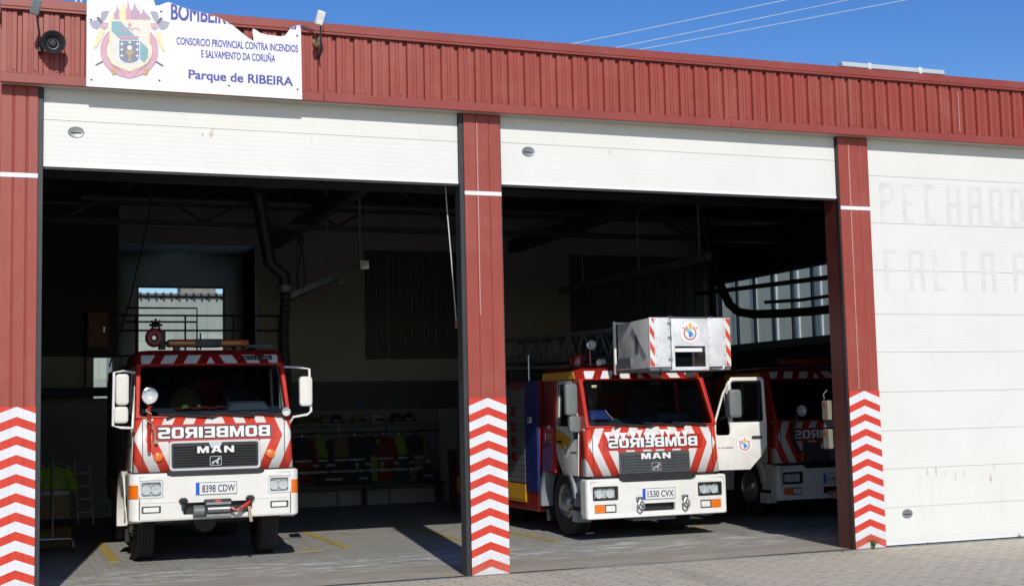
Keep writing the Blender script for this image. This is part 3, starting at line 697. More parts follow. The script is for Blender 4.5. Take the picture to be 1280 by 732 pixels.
rl = thing('roof_light', 'long white strip light lying along the roof edge', 'light fitting', (10.7, .45, 6.31))
q = MB(); q.box(0, 1.72, -.06, .06, .16, .23); q.build('housing', 'lamp_white', rl, bev=.012)
for x in (.45, 1.3): q = MB(); q.box(x-.025, x+.025, -.064, .064, .14, .242); q.build('clip', 'aluminium', rl, bev=.004)
q = MB()
for x in (.45, 1.3): q.tube([(x, 0, -.02), (x, 0, .15)], .016, 6)
q.build('stand', 'steel', rl)
rm = thing('roof_mast', 'pair of thin white poles standing behind the left parapet', 'pole', (.72, .6, 6.2))
for dx in (0, .055):
    q = MB(); q.tube([(dx, 0, 0), (dx, 0, 1.2)], .011, 8); q.build('pole', 'c_white', rm)
q = MB(); q.box(-.06, .115, -.06, .06, .0, .03); q.tube([(-.02, 0, .5), (.075, 0, .5)], .006, 6); q.build('base', 'steel', rm)
rc_ = thing('roof_vent', 'short dark red vent stub on the roof at the left corner', 'vent', (.32, .5, 6.2))
q = MB(); q.tube([(0, 0, 0), (0, 0, .32)], .035, 12); q.build('pipe', 'red_trim', rc_); q = MB(); q.lathe([(.05, 0), (.06, .03), (.0, .07)], (0, 0, .31), (0, 0, 1), 14); q.build('cap', 'dark_metal', rc_)
for k, (a, b_) in enumerate((((15.5, 20, 12.53), (28.0, 21, 16.0)), ((16.8, 20, 12.5), (30.0, 21, 16.1)), ((17.85, 20, 12.57), (32.2, 21, 16.2)))):
    q = MB(); A = Vector(a); B = Vector(b_); D = (A-B); pts = []
    for i in range(25):
        s_ = -1.6+2.6*i/24; p = B + D*(1-s_); pts.append((p.x, p.y, p.z))
    pts = [tuple(A + (B-A)*(-2.2+3.4*i/24) + Vector((0, 0, -.02*(1-((i-12)/12)**2)*8+.1))) for i in range(25)]
    q.tube(pts, .011, 5); o = q.build('overhead_cable', 'cable')
    tag(o, ['thin overhead cable across the sky, highest of the three', 'thin overhead cable across the sky, middle of the three', 'thin overhead cable across the sky, lowest of the three'][k], 'cable', 'overhead cables')

# ------------------------------------------------------------------ fire engines
def mapm(m4): return lambda u, v, w: tuple(m4 @ Vector((u, v, w)))
CABW = [1.01]
HW = lambda z: CABW[0]-.045*(z-.6)
def emblem(parent, name, fn, r):
    """round service badge: ring, shield with a blue bend, flames"""
    ms = ['c_lightgrey', 'c_white', 'c_red', 'c_sky', 'c_orange', 'c_blue', 'c_yellow']; q = MB()
    def lay(loops, mm, lv): q.k = ms.index(mm); q.plate(loops, .0008, lambda u, v, w: fn(u*r, v*r, .0012*lv+w))
    lay([circ(0, 0, 1, 30)], 'c_lightgrey', 1); lay([circ(0, 0, .95, 30)], 'c_white', 2)
    lay([circ(0, -.12, .62, 26, .6), circ(0, -.12, .50, 26, .48)], 'c_red', 3)
    lay([[(-.4,.25),(.4,.25),(.4,-.25),(.22,-.5),(0,-.6),(-.22,-.5),(-.4,-.25)]], 'c_white', 4)
    lay([[(-.4,.25),(-.1,.25),(.4,-.2),(.3,-.42),(-.4,.05)]], 'c_sky', 5)
    lay([[(-.14,-.02),(.18,-.02),(.18,-.38),(.02,-.5),(-.14,-.38)]], 'c_blue', 6)
    for x, h, c in ((-.3,.3,'c_orange'),(-.12,.48,'c_yellow'),(.03,.62,'c_orange'),(.2,.44,'c_yellow'),(.33,.26,'c_orange')):
        lay([[(x-.13,.22),(x-.1,.22+h*.5),(x,.22+h),(x+.06,.22+h*.55),(x+.13,.22)]], c, 7+.2*abs(x))
    for s_ in (-1, 1): lay([[(s_*.62,.2),(s_*.75,.42),(s_*.5,.3)]], 'c_red', 5)
    return q.build(name, ms, parent, smooth=0)
def lion(q, fn, s):
    q.plate([[(x*s, y*s) for x, y in ((-.42,-.3),(-.2,-.3),(-.16,-.1),(.05,-.12),(.1,-.3),(.3,-.3),(.26,-.05),(.32,.1),(.44,.12),(.46,.26),(.32,.36),(.22,.28),(.12,.12),(-.1,.04),(-.28,-.02),(-.36,-.14))]], .003, fn)

def make_engine(name, label, loc, lift, white_fender, plate_txt, front, body_len=3.9, hb=1.1):
    CABW[0] = 1.03 if front == 'winch' else 1.085
    E = thing(name, label, 'fire engine', loc)
    L = lift
    def P(fn): return lambda u, v, w: (lambda p: (p[0], p[1], p[2]+L))(fn(u, v, w))
    Tl = Matrix.Translation((0, 0, L))
    def mb(): q = MB(); q.T = Tl; return q
    # --- lower front panel, rounded into the sides
    q = mb(); rings = []
    for z, yf in ((.60, .10), (.94, .12), (1.28, .14)):
        h = HW(z); r = .06; pl = [(-h, yf+.17), (-h, yf+r)]
        for i in range(1, 6): a = R(180+90*i/5); pl.append((-h+r+r*math.cos(a), yf+r+r*math.sin(a)))
        pl += [(-.5, yf-.006), (0, yf-.008), (.5, yf-.006)]
        pl += [(-x, y) for x, y in [p for p in pl[:7]][::-1]]
        rings.append([(x, y, z) for x, y in pl])
    q.loft(rings, closed=False, caps=False)
    bp = q.build('front_panel', 'cab_chevron', E, solid=.03, smooth=50); bp.location = (0, 0, 0)
    # the stripes are measured from the foot of the cab
    me = bp.data; me.transform(Matrix.Translation((0, 0, -L))); bp.location = (0, 0, L)
    # --- cab shell: screen frame, roof, rear wall, floor
    q = mb()
    O = [(-HW(1.28), .145), (HW(1.28), .145), (HW(1.98), .46), (-HW(1.98), .46)]
    def wsm(u, v, w):   # u across, v along slope 0..1
        y = .15+.31*v; z = 1.275+.71*v
        return (u, y-w*.92, z+w*.40)
    dw = CABW[0]-1.01; outer = [(-.98-dw, 0), (.98+dw, 0), (.968+dw, .3), (.95+dw, 1.0), (-.95-dw, 1.0), (-.968-dw, .3)]
    inner = [(x, .035+.945*y) for x, y in rrect(-.928-dw, .928+dw, 0, 1, .05, 4)]
    inner = [(x*(1-.045*y), y) for x, y in inner]
    q.plate([outer, inner], .07, wsm)
    q.build('screen_frame', 'truck_red', E, bev=.01)
    q = mb(); gv = []; NXg, NYg = 12, 5
    for j in range(NYg+1):
        for i in range(NXg+1):
            u = -1+2*i/NXg; v = j/NYg; hw = (.945+dw)*(1-.045*v); pt = wsm(u*hw, .03+.94*v, -.015+.03*(1-u*u)); gv.append(pt)
    q.add(gv, [(j*(NXg+1)+i, j*(NXg+1)+i+1, (j+1)*(NXg+1)+i+1, (j+1)*(NXg+1)+i) for j in range(NYg) for i in range(NXg)])
    q.build('windscreen', 'windscreen', E, smooth=80)
    q = mb(); h1, h2, h3 = HW(1.98), .945+dw, .90+dw
    def ring(y0, z, h, y1): return [(-h, y1, z), (-h, y0+.08, z), (-h+.08, y0, z), (h-.08, y0, z), (h, y0+.08, z), (h, y1, z)]
    q.loft([ring(.455, 1.985, h1, 1.78), ring(.53, 2.12, h2, 1.78), ring(.60, 2.17, h3, 1.76), ring(.80, 2.19, .8, 1.7)])
    hd = q.build('roof', 'header_stripe' if True else '', E, smooth=30); hd.data.transform(Matrix.Translation((0, 0, -L))); hd.location = (0, 0, L)
    if front == 'ladder': hd.data.materials.append(M['yellow_paint'])
    q = mb(); q.plate([[(-HW(.6), .6), (HW(.6), .6), (HW(1.985), 1.985), (-HW(1.985), 1.985)], rrect(-.6, .6, 1.38, 1.82, .05)], .05, XZ(1.75))
    for s_ in (-1, 1):
        sx = lambda z: s_*HW(z)
        q.hexa([(sx(.6)-s_*.05, 1.26, .6), (sx(.6), 1.26, .6), (sx(.6), 1.775, .6), (sx(.6)-s_*.05, 1.775, .6), (sx(1.985)-s_*.05, 1.26, 1.985), (sx(1.985), 1.26, 1.985), (sx(1.985), 1.775, 1.985), (sx(1.985)-s_*.05, 1.775, 1.985)])
    q.build('rear_cab', 'truck_red', E)
    q = mb(); q.box(-.97, .97, .2, 1.72, .56, .61); q.box(-.97, .97, .14, .2, .7, 1.2); q.build('cab_floor', 'dark_metal', E)
    q = mb(); q.plate([[(-HW(.6)+.06, .62), (HW(.6)-.06, .62), (HW(1.9)-.06, 1.95), (-HW(1.9)+.06, 1.95)], rrect(-.6, .6, 1.38, 1.82, .05)], .02, XZ(1.71))
    for s_ in (-1, 1): q.hexa([(s_*(HW(.6)-.07), 1.26, .62), (s_*(HW(.6)-.055), 1.26, .62), (s_*(HW(.6)-.055), 1.7, .62), (s_*(HW(.6)-.07), 1.7, .62), (s_*(HW(1.95)-.07), 1.26, 1.95), (s_*(HW(1.95)-.055), 1.26, 1.95), (s_*(HW(1.95)-.055), 1.7, 1.95), (s_*(HW(1.95)-.07), 1.7, 1.95)])
    q.box(-HW(1.95)+.06, HW(1.95)-.06, .56, 1.7, 1.955, 1.975); q.build('cab_lining', 'fabric_dark', E)
    # dashboard, wheel, seats
    q = mb(); q.hexa([(-.93, .17, 1.0), (.93, .17, 1.0), (.93, .62, 1.0), (-.93, .62, 1.0), (-.93, .20, 1.30), (.93, .20, 1.30), (.93, .56, 1.42), (-.93, .56, 1.42)]); q.hexa([(.2, .36, 1.36), (.78, .36, 1.36), (.78, .6, 1.38), (.2, .6, 1.38), (.28, .42, 1.47), (.70, .42, 1.47), (.74, .58, 1.49), (.24, .58, 1.49)]); q.build('dashboard', 'dash', E, bev=.02)
    q = mb(); c0 = Vector((.48, .70, 1.47)); a_ = Vector((0, -.62, .78)).normalized(); e1 = Vector((1, 0, 0)); e2 = a_.cross(e1)
    q.tube([c0 + (e1*math.cos(2*math.pi*i/20)+e2*math.sin(2*math.pi*i/20))*.22 for i in range(21)], .014, 6, False); q.tube([c0-e1*.22, c0+e1*.22], .012, 6); q.tube([c0, c0-a_*.3], .03, 8); q.build('steering_wheel', 'black_plastic', E)
    for sx in ((-.52, .52) if front != 'dark' else (-.52, .52)):
        q = mb(); q.box(sx-.24, sx+.24, 1.0, 1.5, .98, 1.12); q.hexa([(sx-.24, 1.42, 1.1), (sx+.24, 1.42, 1.1), (sx+.24, 1.56, 1.1), (sx-.24, 1.56, 1.1), (sx-.21, 1.52, 1.72), (sx+.21, 1.52, 1.72), (sx+.21, 1.62, 1.72), (sx-.21, 1.62, 1.72)])
        q.box(sx-.13, sx+.13, 1.53, 1.61, 1.74, 1.92); q.build('seat', 'fabric_seat', E, bev=.03)
    # --- doors
    douter = [(.38, .60), (.93, .60), (1.13, .80), (1.22, .95), (1.235, 1.3), (1.225, 1.95), (1.19, 1.985), (.70, 1.985), (.55, 1.75), (.40, 1.33)]
    quarter = [(.44, 1.12), (.62, 1.12), (.64, 1.15), (.64, 1.93), (.70-.04, 1.93), (.57, 1.72), (.43, 1.32), (.42, 1.15)]
    pane = rrect(.69, 1.18, 1.31, 1.93, .05, 4)
    doors = {}
    for s_ in (-1, 1):
        tilt = .045
        fn = lambda u, v, w, s_=s_: (s_*(HW(v)+w-.022), u, v)
        q = mb(); q.plate([douter, quarter, pane], .05, fn, .008); d = q.build('door', 'truck_white', E)
        q = mb(); q.plate([quarter], .006, lambda u, v, w, s_=s_: (s_*(HW(v)+w-.03), u, v)); q.plate([pane], .006, lambda u, v, w, s_=s_: (s_*(HW(v)+w-.03), u, v)); q.build('door_glass', 'windscreen', d)
        q = mb(); q.plate([rrect(.98, 1.14, 1.06, 1.10, .015)], .03, lambda u, v, w, s_=s_: (s_*(HW(v)+w+.012), u, v)); q.build('handle', 'black_plastic', d, bev=.006)
        q = mb(); q.plate([[(p[0], p[1]) for p in pane], [(p[0]*.985+.014, p[1]*.985+.0243) for p in rrect(.70, 1.17, 1.32, 1.92, .045, 4)]], .01, lambda u, v, w, s_=s_: (s_*(HW(v)+w+.0), u, v)); q.build('window_trim', 'black_rubber', d)
        em = emblem(d, 'badge', lambda u, v, w, s_=s_: (s_*(HW(.98+v)+.004+w), .86+s_*u, L+.98+v), .135)
        q = mb(); q.geo(text_geo('A VILARI\u00d1O', .24, .028, .01, .001), lambda u, v, w, s_=s_: (s_*(HW(.92)+.005+w), .56+s_*u, .92+v)); q.build('lettering', 'letter_black', d, smooth=0)
        doors[s_] = d
        # A-pillar side panel in front of the door
        q = mb(); q.plate([[(.37, .60), (.40, 1.33), (.55, 1.75), (.70, 1.985), (.455, 1.985), (.17, 1.29), (.27, 1.27), (.27, .60)]], .03, lambda u, v, w, s_=s_: (s_*(HW(v)+w-.02), u, v)); q.build('side_pillar', 'truck_red', E)
    # --- bumper
    BW = 1.085 if front == 'winch' else 1.13
    WRAP = .62 if front == 'winch' else .22
    zb0, zb1 = (-.02, .585) if front == 'winch' else (0, .565)
    if front == 'winch':
        head = [rrect(s_*.815-.145, s_*.815+.145, .275, .50, .02) for s_ in (-1, 1)]; fog = [rrect(s_*.815-.12, s_*.815+.12, .085, .175, .012) for s_ in (-1, 1)]
        slots = [rrect(-.42, .42, .05, .20, .02)]
    else:
        head = [rrect(s_*.84-.20, s_*.84+.20, .26, .46, .02) for s_ in (-1, 1)]; fog = [rrect(s_*.845-.17, s_*.845+.17, .085, .205, .012) for s_ in (-1, 1)]
        slots = [rrect(-.26, .26, .085, .195, .015)]
    q = mb(); xe = xe2 = BW-.13 if front == 'winch' else BW-.06; nt_ = .05 if front == 'winch' else .06
    q.plate([[(-xe, zb0+.03), (xe, zb0+.03), (xe, zb1-.03), (.62, zb1-.03), (.56, zb1-nt_), (-.56, zb1-nt_), (-.62, zb1-.03), (-xe, zb1-.03)]]+head+fog+slots, .05, XZ(.025))
    for s_ in (-1, 1):
        rings = []
        r = BW-xe2
        for k in range(9):
            a = R(90*k/8); x = xe2+r*math.sin(a); y = r*(1-math.cos(a)); dx, dy = math.sin(a), -math.cos(a)
            rings.append([(s_*x, y, zb0+.03), (s_*x, y, zb1-.03), (s_*(x-.05*dx), y-.05*dy, zb1-.03), (s_*(x-.05*dx), y-.05*dy, zb0+.03)])
        rings.append([(s_*BW, WRAP, zb0+.06), (s_*BW, WRAP, zb1-.03), (s_*(BW-.05), WRAP, zb1-.03), (s_*(BW-.05), WRAP, zb0+.06)])
        q.loft(rings)
    for z in (zb0+.03, zb1-.03):
        path = [(-BW+.03, WRAP-.02, z), (-BW+.03, r+.02, z)]
        for k in range(1, 8): a = R(90-90*k/8); path.append((-(xe2+(r-.03)*math.sin(a)), .03+(r-.03)*(1-math.cos(a)), z))
        path += [(-xe2, .03, z)]
        path = path + [(-x, y, z_) for x, y, z_ in path[::-1]]
        if z > .3 :
            q.tube(path[:len(path)//2]+[(-.62, .03, z)], .03, 8); q.tube([(.62, .03, z)]+path[len(path)//2:], .03, 8)
        else: q.tube(path, .03, 8)
    if front == 'winch':   # pressed line between upper and lower half, raised edges
        q.box(-xe, -.5, -.006, 0, .215, .232); q.box(.5, xe, -.006, 0, .215, .232)
    bmp_ = q.build('bumper', 'truck_white', E, smooth=40)
    q = mb(); q.box(-.9, .9, .09, .14, zb0+.05, zb1-.06); q.box(-.60, .60, .06, .12, zb1-.07, .62); q.build('bumper_core', 'black_plastic', E)
    if True:
        q = mb(); q.box(-1.0, 1.0, .11, .3, .565, .60); q.build('gap_filler', 'black_rubber', E)
    # --- headlights
    for s_ in (-1, 1):
        cx = s_*.815 if front == 'winch' else s_*.84; hw_ = .14 if front == 'winch' else .195; z0, z1 = (.28, .495) if front == 'winch' else (.265, .455)
        q = mb(); q.box(cx-hw_, cx+hw_, .075, .08, z0, z1)
        bz = 'black_plastic' if front != 'winch' else 'aluminium'
        q.plate([rrect(cx-hw_, cx+hw_, z0, z1, .015), rrect(cx-hw_+.022, cx+hw_-.022, z0+.022, z1-.022, .02)], .05, XZ(.035))
        hl = q.build('headlight', bz, E)
        q = mb()
        for dx in (-.45, .42): q.lathe([(.0, .035), (.03, .03), (.055, .012), (.066, -.005), (.068, -.015)], (cx+dx*hw_, .04, (z0+z1)/2), (0, 1, 0), 16)
        q.box(cx-hw_+.03, cx+hw_-.03, .055, .06, z0+.03, z1-.03)
        q.build('reflector', 'reflector', hl)
        q = mb(); q.plate([rrect(cx-hw_+.015, cx+hw_-.015, z0+.015, z1-.015, .02)], .006, XZ(.012)); q.build('lens', 'clear_lens', hl)
        if front == 'winch':
            q = mb(); q.plate([rrect(cx-.115, cx+.115, .09, .17, .01)], .02, XZ(.03)); fl = q.build('fog_light', 'grille_grey', E)
            q = mb(); q.plate([rrect(cx-.095, cx+.095, .102, .158, .01)], .012, XZ(.018)); q.build('lens', 'reflector', fl)
            q = mb(); rings = []
            for k in range(9):
                a = R(8+70*k/8); x = xe2+(r+.004)*math.sin(a); y = r-(r+.004)*math.cos(a)
                rings.append([(s_*x, y, .27), (s_*x, y, .445), (s_*(x-.02*math.sin(a)), y+.02*math.cos(a), .445), (s_*(x-.02*math.sin(a)), y+.02*math.cos(a), .27)])
            q.loft(rings); q.build('turn_signal', 'orange_lens', E, smooth=50)
            q = mb(); q.lathe([(0, -.05), (.03, -.047), (.055, -.035), (.064, -.015), (.066, .02)], (s_*.72, .105, .79), (0, 1, 0), 20); q.build('round_signal', 'orange_lens', E)
        else:
            ox = s_*1.0 if True else 0
            q = mb(); a0, a1 = sorted((s_*.855, s_*1.01)); q.plate([rrect(a0, a1, .09, .2, .01)], .02, XZ(.012)); q.build('turn_signal', 'orange_lens', E)
            q = mb(); a0, a1 = sorted((s_*.68, s_*.852)); q.plate([rrect(a0, a1, .09, .2, .01)], .02, XZ(.02)); fl = q.build('fog_light', 'grille_grey', E)
            q = mb(); q.plate([rrect(a0+.015, a1-.015, .105, .185, .01)], .01, XZ(.008)); q.build('lens', 'reflector', fl)
    # --- plate
    pz = .29 if front == 'winch' else .245
    q = mb(); q.plate([rrect(-.265, .265, pz, pz+.165, .012)], .008, XZ(-.006)); pl = q.build('number_plate', 'plate_white', E)
    q = mb(); q.plate([rrect(-.262, -.215, pz+.004, pz+.161, .008)], .002, XZ(-.0115)); q.build('blue_band', 'band_blue', pl)
    q = mb(); q.geo(text_geo(plate_txt, .42, .095, .012, .002), lambda u, v, w: (u+.027, -.0115-w, pz+.035+v)); q.build('characters', 'letter_black', pl, smooth=0)
    q = mb(); q.plate([rrect(-.262, .262, pz+.003, pz+.162, .012), rrect(-.256, .256, pz+.009, pz+.156, .01)], .001, XZ(-.0112)); q.build('border', 'letter_black', pl, smooth=0)
    # --- grille
    gx = .555 if front == 'winch' else .565; gz0, gz1 = (.635, .955) if front == 'winch' else (.625, .93)
    def gm(u, v, w): return (u, .10+.04*(v-.6)/.68-.008*(1-abs(u)*.25)-w, v)
    q = mb()
    q.plate([rrect(-gx, gx, gz0, gz1, .03)], .02, lambda u, v, w: gm(u, v, w+.018))
    ns = 8 if front == 'winch' else 6
    for i in range(ns):
        a = gz0+.025+(gz1-gz0-.05)*i/ns; b_ = gz0+.025+(gz1-gz0-.05)*(i+1)/ns-.013
        for xa, xb in ((-gx+.025, -.285), (-.28, .28), (.285, gx-.025)):
            q.hexa([gm(xa, a, .025), gm(xb, a, .025), gm(xb, b_, .025), gm(xa, b_, .025), gm(xa, a+.004, .042), gm(xb, a+.004, .042), gm(xb, b_-.002, .048), gm(xa, b_-.002, .048)])
    gr = q.build('grille', 'grille_grey' if front != 'winch' else 'black_plastic', E, smooth=0)
    if front == 'winch':
        q = mb(); q.plate([rrect(-gx-.03, gx+.03, gz0-.03, gz1+.03, .05), rrect(-gx, gx, gz0, gz1, .03)], .04, lambda u, v, w: gm(u, v, w+.02), .006)
        q.plate([[(-.09, gz1+.012), (.09, gz1+.012), (.055, gz1-.07), (-.055, gz1-.07)]], .03, lambda u, v, w: gm(u, v, w+.035)); q.build('grille_frame', 'c_lightgrey', gr)
    q = mb(); mid = (gz0+gz1)/2
    zz = mid+.03 if front == 'winch' else mid+.045
    q.geo(block_geo('MAN', .47, .085, .24, .02), lambda u, v, w: gm(u, zz+v, w+.055)); q.build('maker_letters', 'letter_white', gr, smooth=0)
    q = mb(); lz = gz0+.085
    q.plate([rrect(-.075, .075, lz-.06, lz+.06, .012), rrect(-.068, .068, lz-.053, lz+.053, .01)], .004, lambda u, v, w: gm(u, v, w+.054))
    lion(q, lambda u, v, w: gm(u, lz+v, w+.054), .13); q.build('maker_emblem', 'letter_silver', gr, smooth=0)
    for s_ in (-1, 1):
        xg = s_*(HW(.9)-.105)
        q = mb(); q.hexa([gm(xg-.004, .61, .0), gm(xg+.004, .61, .0), gm(xg+.004, .61, -.01), gm(xg-.004, .61, -.01), gm(xg-.004, 1.27, .0035), gm(xg+.004, 1.27, .0035), gm(xg+.004, 1.27, -.01), gm(xg-.004, 1.27, -.01)]); q.build('panel_gap', 'black_rubber', E, smooth=0)
    # --- mirrored lettering on a red field
    q = mb(); tz0, tz1 = (.985, 1.20) if front == 'winch' else (.955, 1.165)
    q.plate([rrect(-.80, .80, tz0, tz1, .02)], .0015, lambda u, v, w: gm(u, v, w+.0022)); tf = q.build('lettering_field', 'truck_red', E, smooth=0)
    lh = tz1-tz0-.072
    q = mb(); q.geo(block_geo('BOMBEIROS', 1.44, lh, grow=.013), lambda u, v, w: gm(-u, tz0+.036+v, w+.0045)); q.build('letter_outline', 'letter_black', tf, smooth=0)
    q = mb(); q.geo(block_geo('BOMBEIROS', 1.44, lh), lambda u, v, w: gm(-u, tz0+.036+v, w+.0075)); q.build('letters', 'letter_white', tf, smooth=0)
    # --- wipers
    for i, (px, ex) in enumerate(((-.62, -.02), (-.05, .52), (.42, .9))):
        q = mb(); q.tube([(px, .10, 1.275), (px+.12, .095, 1.33), (ex, .105, 1.285)], .011, 5); q.tube([(px-.1, .115, 1.335), (ex-.02, .10, 1.29)], .014, 5); q.build('wiper', 'black_plastic', E)
    # --- wheels, arches, steps, chassis
    rw = .50
    fc = 'truck_white' if white_fender else 'fender_grey'
    axles = [1.18, 1.18+3.1]
    for s_ in (-1, 1):
        for k, ya in enumerate(axles):
            q = MB(); zc_ = rw
            xo = s_*.955; wdt = .27 if k == 0 else .5
            prof = [(.27, 0), (.33, .0), (.46, .012), (.49, .03)]
            n_ = 5
            for i in range(n_):
                a = .035+(wdt-.07)*i/n_; b_ = .035+(wdt-.07)*(i+1)/n_
                prof += [(rw, a+.004), (rw, b_-.008), (rw-.012, b_-.006), (rw-.012, b_+.002)]
            prof += [(.49, wdt-.03), (.46, wdt-.012), (.33, wdt), (.27, wdt)]
            q.lathe(prof, (xo, ya, zc_), (-s_, 0, 0), 36); wh = q.build('wheel', 'tyre', E, smooth=30)
            q = MB(); q.lathe([(.30, .0), (.285, .015), (.27, .06), (.21, .03 if k == 0 else .16), (.15, .02 if k == 0 else .16), (.12, -.03 if k == 0 else .1), (.07, -.05 if k == 0 else .06), (0, -.055 if k == 0 else .05)], (xo, ya, zc_), (-s_, 0, 0), 28)
            for j in range(10):
                a = 2*math.pi*j/10; hx = .018 if k == 0 else .15
                q.cyl((xo-s_*hx, ya+.175*math.cos(a), zc_+.175*math.sin(a)), (xo-s_*(hx-.03), ya+.175*math.cos(a), zc_+.175*math.sin(a)), .016, 6)
            q.build('rim', 'rim_metal', wh)
        # arch over the front wheel, flaring down to a step
        za = rw-L; ro, ri = .70, .60
        arc = [(1.18+ro*math.cos(R(a)), max(za, -.3)+.0+ro*math.sin(R(a))) for a in range(-8, 178, 10)]
        arci = [(1.18+ri*math.cos(R(a)), max(za, -.3)+ri*math.sin(R(a))) for a in range(-8, 178, 10)]
        q = mb(); q.plate([arc+arci[::-1]], .20, lambda u, v, w, s_=s_: (s_*(1.0+w), u, min(v, .62)), .012)
        q.box(*sorted((s_*.90, s_*1.095)), .40, .62, -.06, .10); q.box(*sorted((s_*.88, s_*1.085)), .36, .56, .16, .30)
        q.build('wheel_arch', fc, E, smooth=40)
        q = mb(); q.box(*sorted((s_*.80, s_*1.06)), .36, .5, .30, .58); q.build('step', 'fender_grey' if not white_fender else 'truck_white', E, bev=.01)
        q = MB(); q.box(*sorted((s_*.66, s_*.98)), 1.86, 1.875, .18, .75); q.build('mud_flap', 'black_rubber', E)
    q = mb(); q.box(-.42, -.32, .2, body_len+1.9, .1, .34); q.box(.32, .42, .2, body_len+1.9, .1, .34); q.build('chassis', 'dark_metal', E)
    for ya in axles:
        q = MB(); q.cyl((-.72, ya, rw), (.72, ya, rw), .07, 10); q.lathe([(0, -.2), (.16, -.15), (.2, 0), (.16, .15), (0, .2)], (0, ya, rw), (0, 1, 0), 14)
        q.build('axle', 'dark_metal', E)
    # --- body behind the cab
    y0, y1 = 1.9, 1.9+body_len; zt = 2.05
    if front == 'ladder': zt = 2.02
    q = mb()
    q.box(-hb, hb, y0, y1, .42, zt); q.box(-hb, hb, axles[1]+.7, y1, .0, .42); q.box(-hb, hb, y0, axles[1]-.75, .0, .42)
    bd = q.build('body', 'truck_darkred', E, bev=.02)
    for s_ in (-1, 1):
        for (ya, yb) in ((y0+.5, y0+1.45), (y0+1.5, y0+3.0), (y0+3.05, y1-.06)):
            q = mb(); n_ = 16; za_ = .5 if ya > y0+.6 else .42
            for i in range(n_):
                z0 = za_+(1.9-za_)*i/n_; z1 = za_+(1.9-za_)*(i+1)/n_
                q.box(*sorted((s_*(hb+.0005), s_*(hb+.014))), ya, yb, z0, z1-.008)
            sh_ = q.build('locker_shutter', 'grey_metal' if front == 'ladder' else 'fender_grey', bd)
            if front == 'ladder' and s_ == -1 and ya == y0+.5:
                q = mb()
                for i, (z0, hh) in enumerate(((1.46, .16), (1.22, .16), (.98, .16), (.74, .16))): q.plate([rrect(y0+.86, y0+1.08, z0, z0+hh, .03)], .002, YZl(-1.117))
                q.build('red_mark', 'truck_darkred', sh_)
        q = mb(); q.box(*sorted((s_*(hb+.0155), s_*(hb+.019))), y0+.5, y1, .16 if front == 'ladder' else .2, .38); q.box(*sorted((s_*(hb+.0005), s_*(hb+.013))), y0+.5, y1, .12, .40); q.build('side_stripe', 'yellow_paint', bd)
    return E, doors, mb

# --- the utility truck with the winch, left bay
E1, D1, mb = make_engine('fire_engine', 'high red and white fire truck with front winch in the left bay', (2.59, 2.9, 0), .60, True, '8398 CDW', 'winch', 3.6, .96)
def lamp(E, name, mb, p, r, depth=.1):
    q = mb(); x, y, z = p; q.lathe([(0, depth), (r*.5, depth*.95), (r*.9, depth*.5), (r, .02), (r*1.06, 0), (r*1.06, -.015), (r*.97, -.018), (r*.95, .0)], p, (0, 1, 0), 24); a = q.build(name, 'chrome', E)
    q = mb(); q.lathe([(0, .05), (r*.4, .045), (r*.8, .02), (r*.95, .002)], p, (0, 1, 0), 24); q.build('reflector', 'reflector', a)
    q = mb(); q.lathe([(0, -.022), (r*.6, -.016), (r*.96, -.006)], p, (0, 1, 0), 24); q.build('lens', 'clear_lens', a)
    return a
s1 = lamp(E1, 'search_light', mb, (-.845, -.06, 1.57), .098, .13)
q = mb(); q.tube([(-.845, .0, 1.48), (-.845, .02, 1.30), (-.84, .045, .86)], .022, 8); q.build('search_light_post', 'truck_red', E1)
q = mb(); q.tube([(-.845+.035*math.cos(i*1.1), -.0+.035*math.sin(i*1.1), 1.44-.02*i) for i in range(14)], .009, 5); q.tube([(-.80, .03, 1.2), (-.76, .06, 1.06), (-.77, .05, .98)], .008, 5); q.lathe([(0, -.03), (.02, -.02), (.025, 0), (.015, .03)], (-.755, .06, .98), (0, 0, 1), 10); q.build('rope', 'rope', E1)
s2 = lamp(E1, 'search_light', mb, (.925, .06, 1.335), .058, .07)
def mirror(E, mb, pts, r, body, mname, mats_):
    q = mb(); q.tube(pts, r, 7); m_ = q.build('mirror_arm', mats_, E)
    for (cx, cy, cz, w_, h_) in body:
        q = mb(); q.plate([rrect(cx-w_/2, cx+w_/2, cz-h_/2, cz+h_/2, .045)], .10, XZ(cy), .022); q.build('mirror_housing', mname, m_, smooth=60)
        q = mb(); q.plate([rrect(cx-w_/2+.02, cx+w_/2-.02, cz-h_/2+.02, cz+h_/2-.02, .03)], .004, XZ(cy+.054)); q.build('mirror_glass', 'chrome', m_)
mirror(E1, mb, [(-.98, .42, 1.88), (-1.14, .25, 1.90), (-1.26, .2, 1.88), (-1.27, .2, 1.2), (-1.18, .2, 1.175), (-1.03, .25, 1.165), (-1.0, .35, 1.10)], .017, [(-1.16, .19, 1.66, .165, .40), (-1.175, .19, 1.335, .18, .215)], 'truck_white', 'c_white')
mirror(E1, mb, [(.98, .42, 1.94), (1.12, .25, 1.925), (1.27, .2, 1.90), (1.29, .2, 1.33), (1.24, .2, 1.29), (1.06, .25, 1.26), (1.0, .35, 1.13)], .017, [(1.215, .19, 1.60, .175, .40)], 'truck_white', 'c_white')
q = mb(); q.plate([rrect(-.54, .56, 2.235, 2.335, .045)], .26, XZ(.85), .03); lb = q.build('light_bar', 'amber_lens', E1, smooth=60)
q = mb(); q.plate([rrect(-.17, .18, 2.232, 2.339, .01)], .268, XZ(.85), .01); q.build('bar_centre', 'black_plastic', lb)
q = mb()
for x in (-.4, .42): q.box(x-.04, x+.04, .78, .92, 2.17, 2.24)
q.build('bar_foot', 'black_plastic', lb)
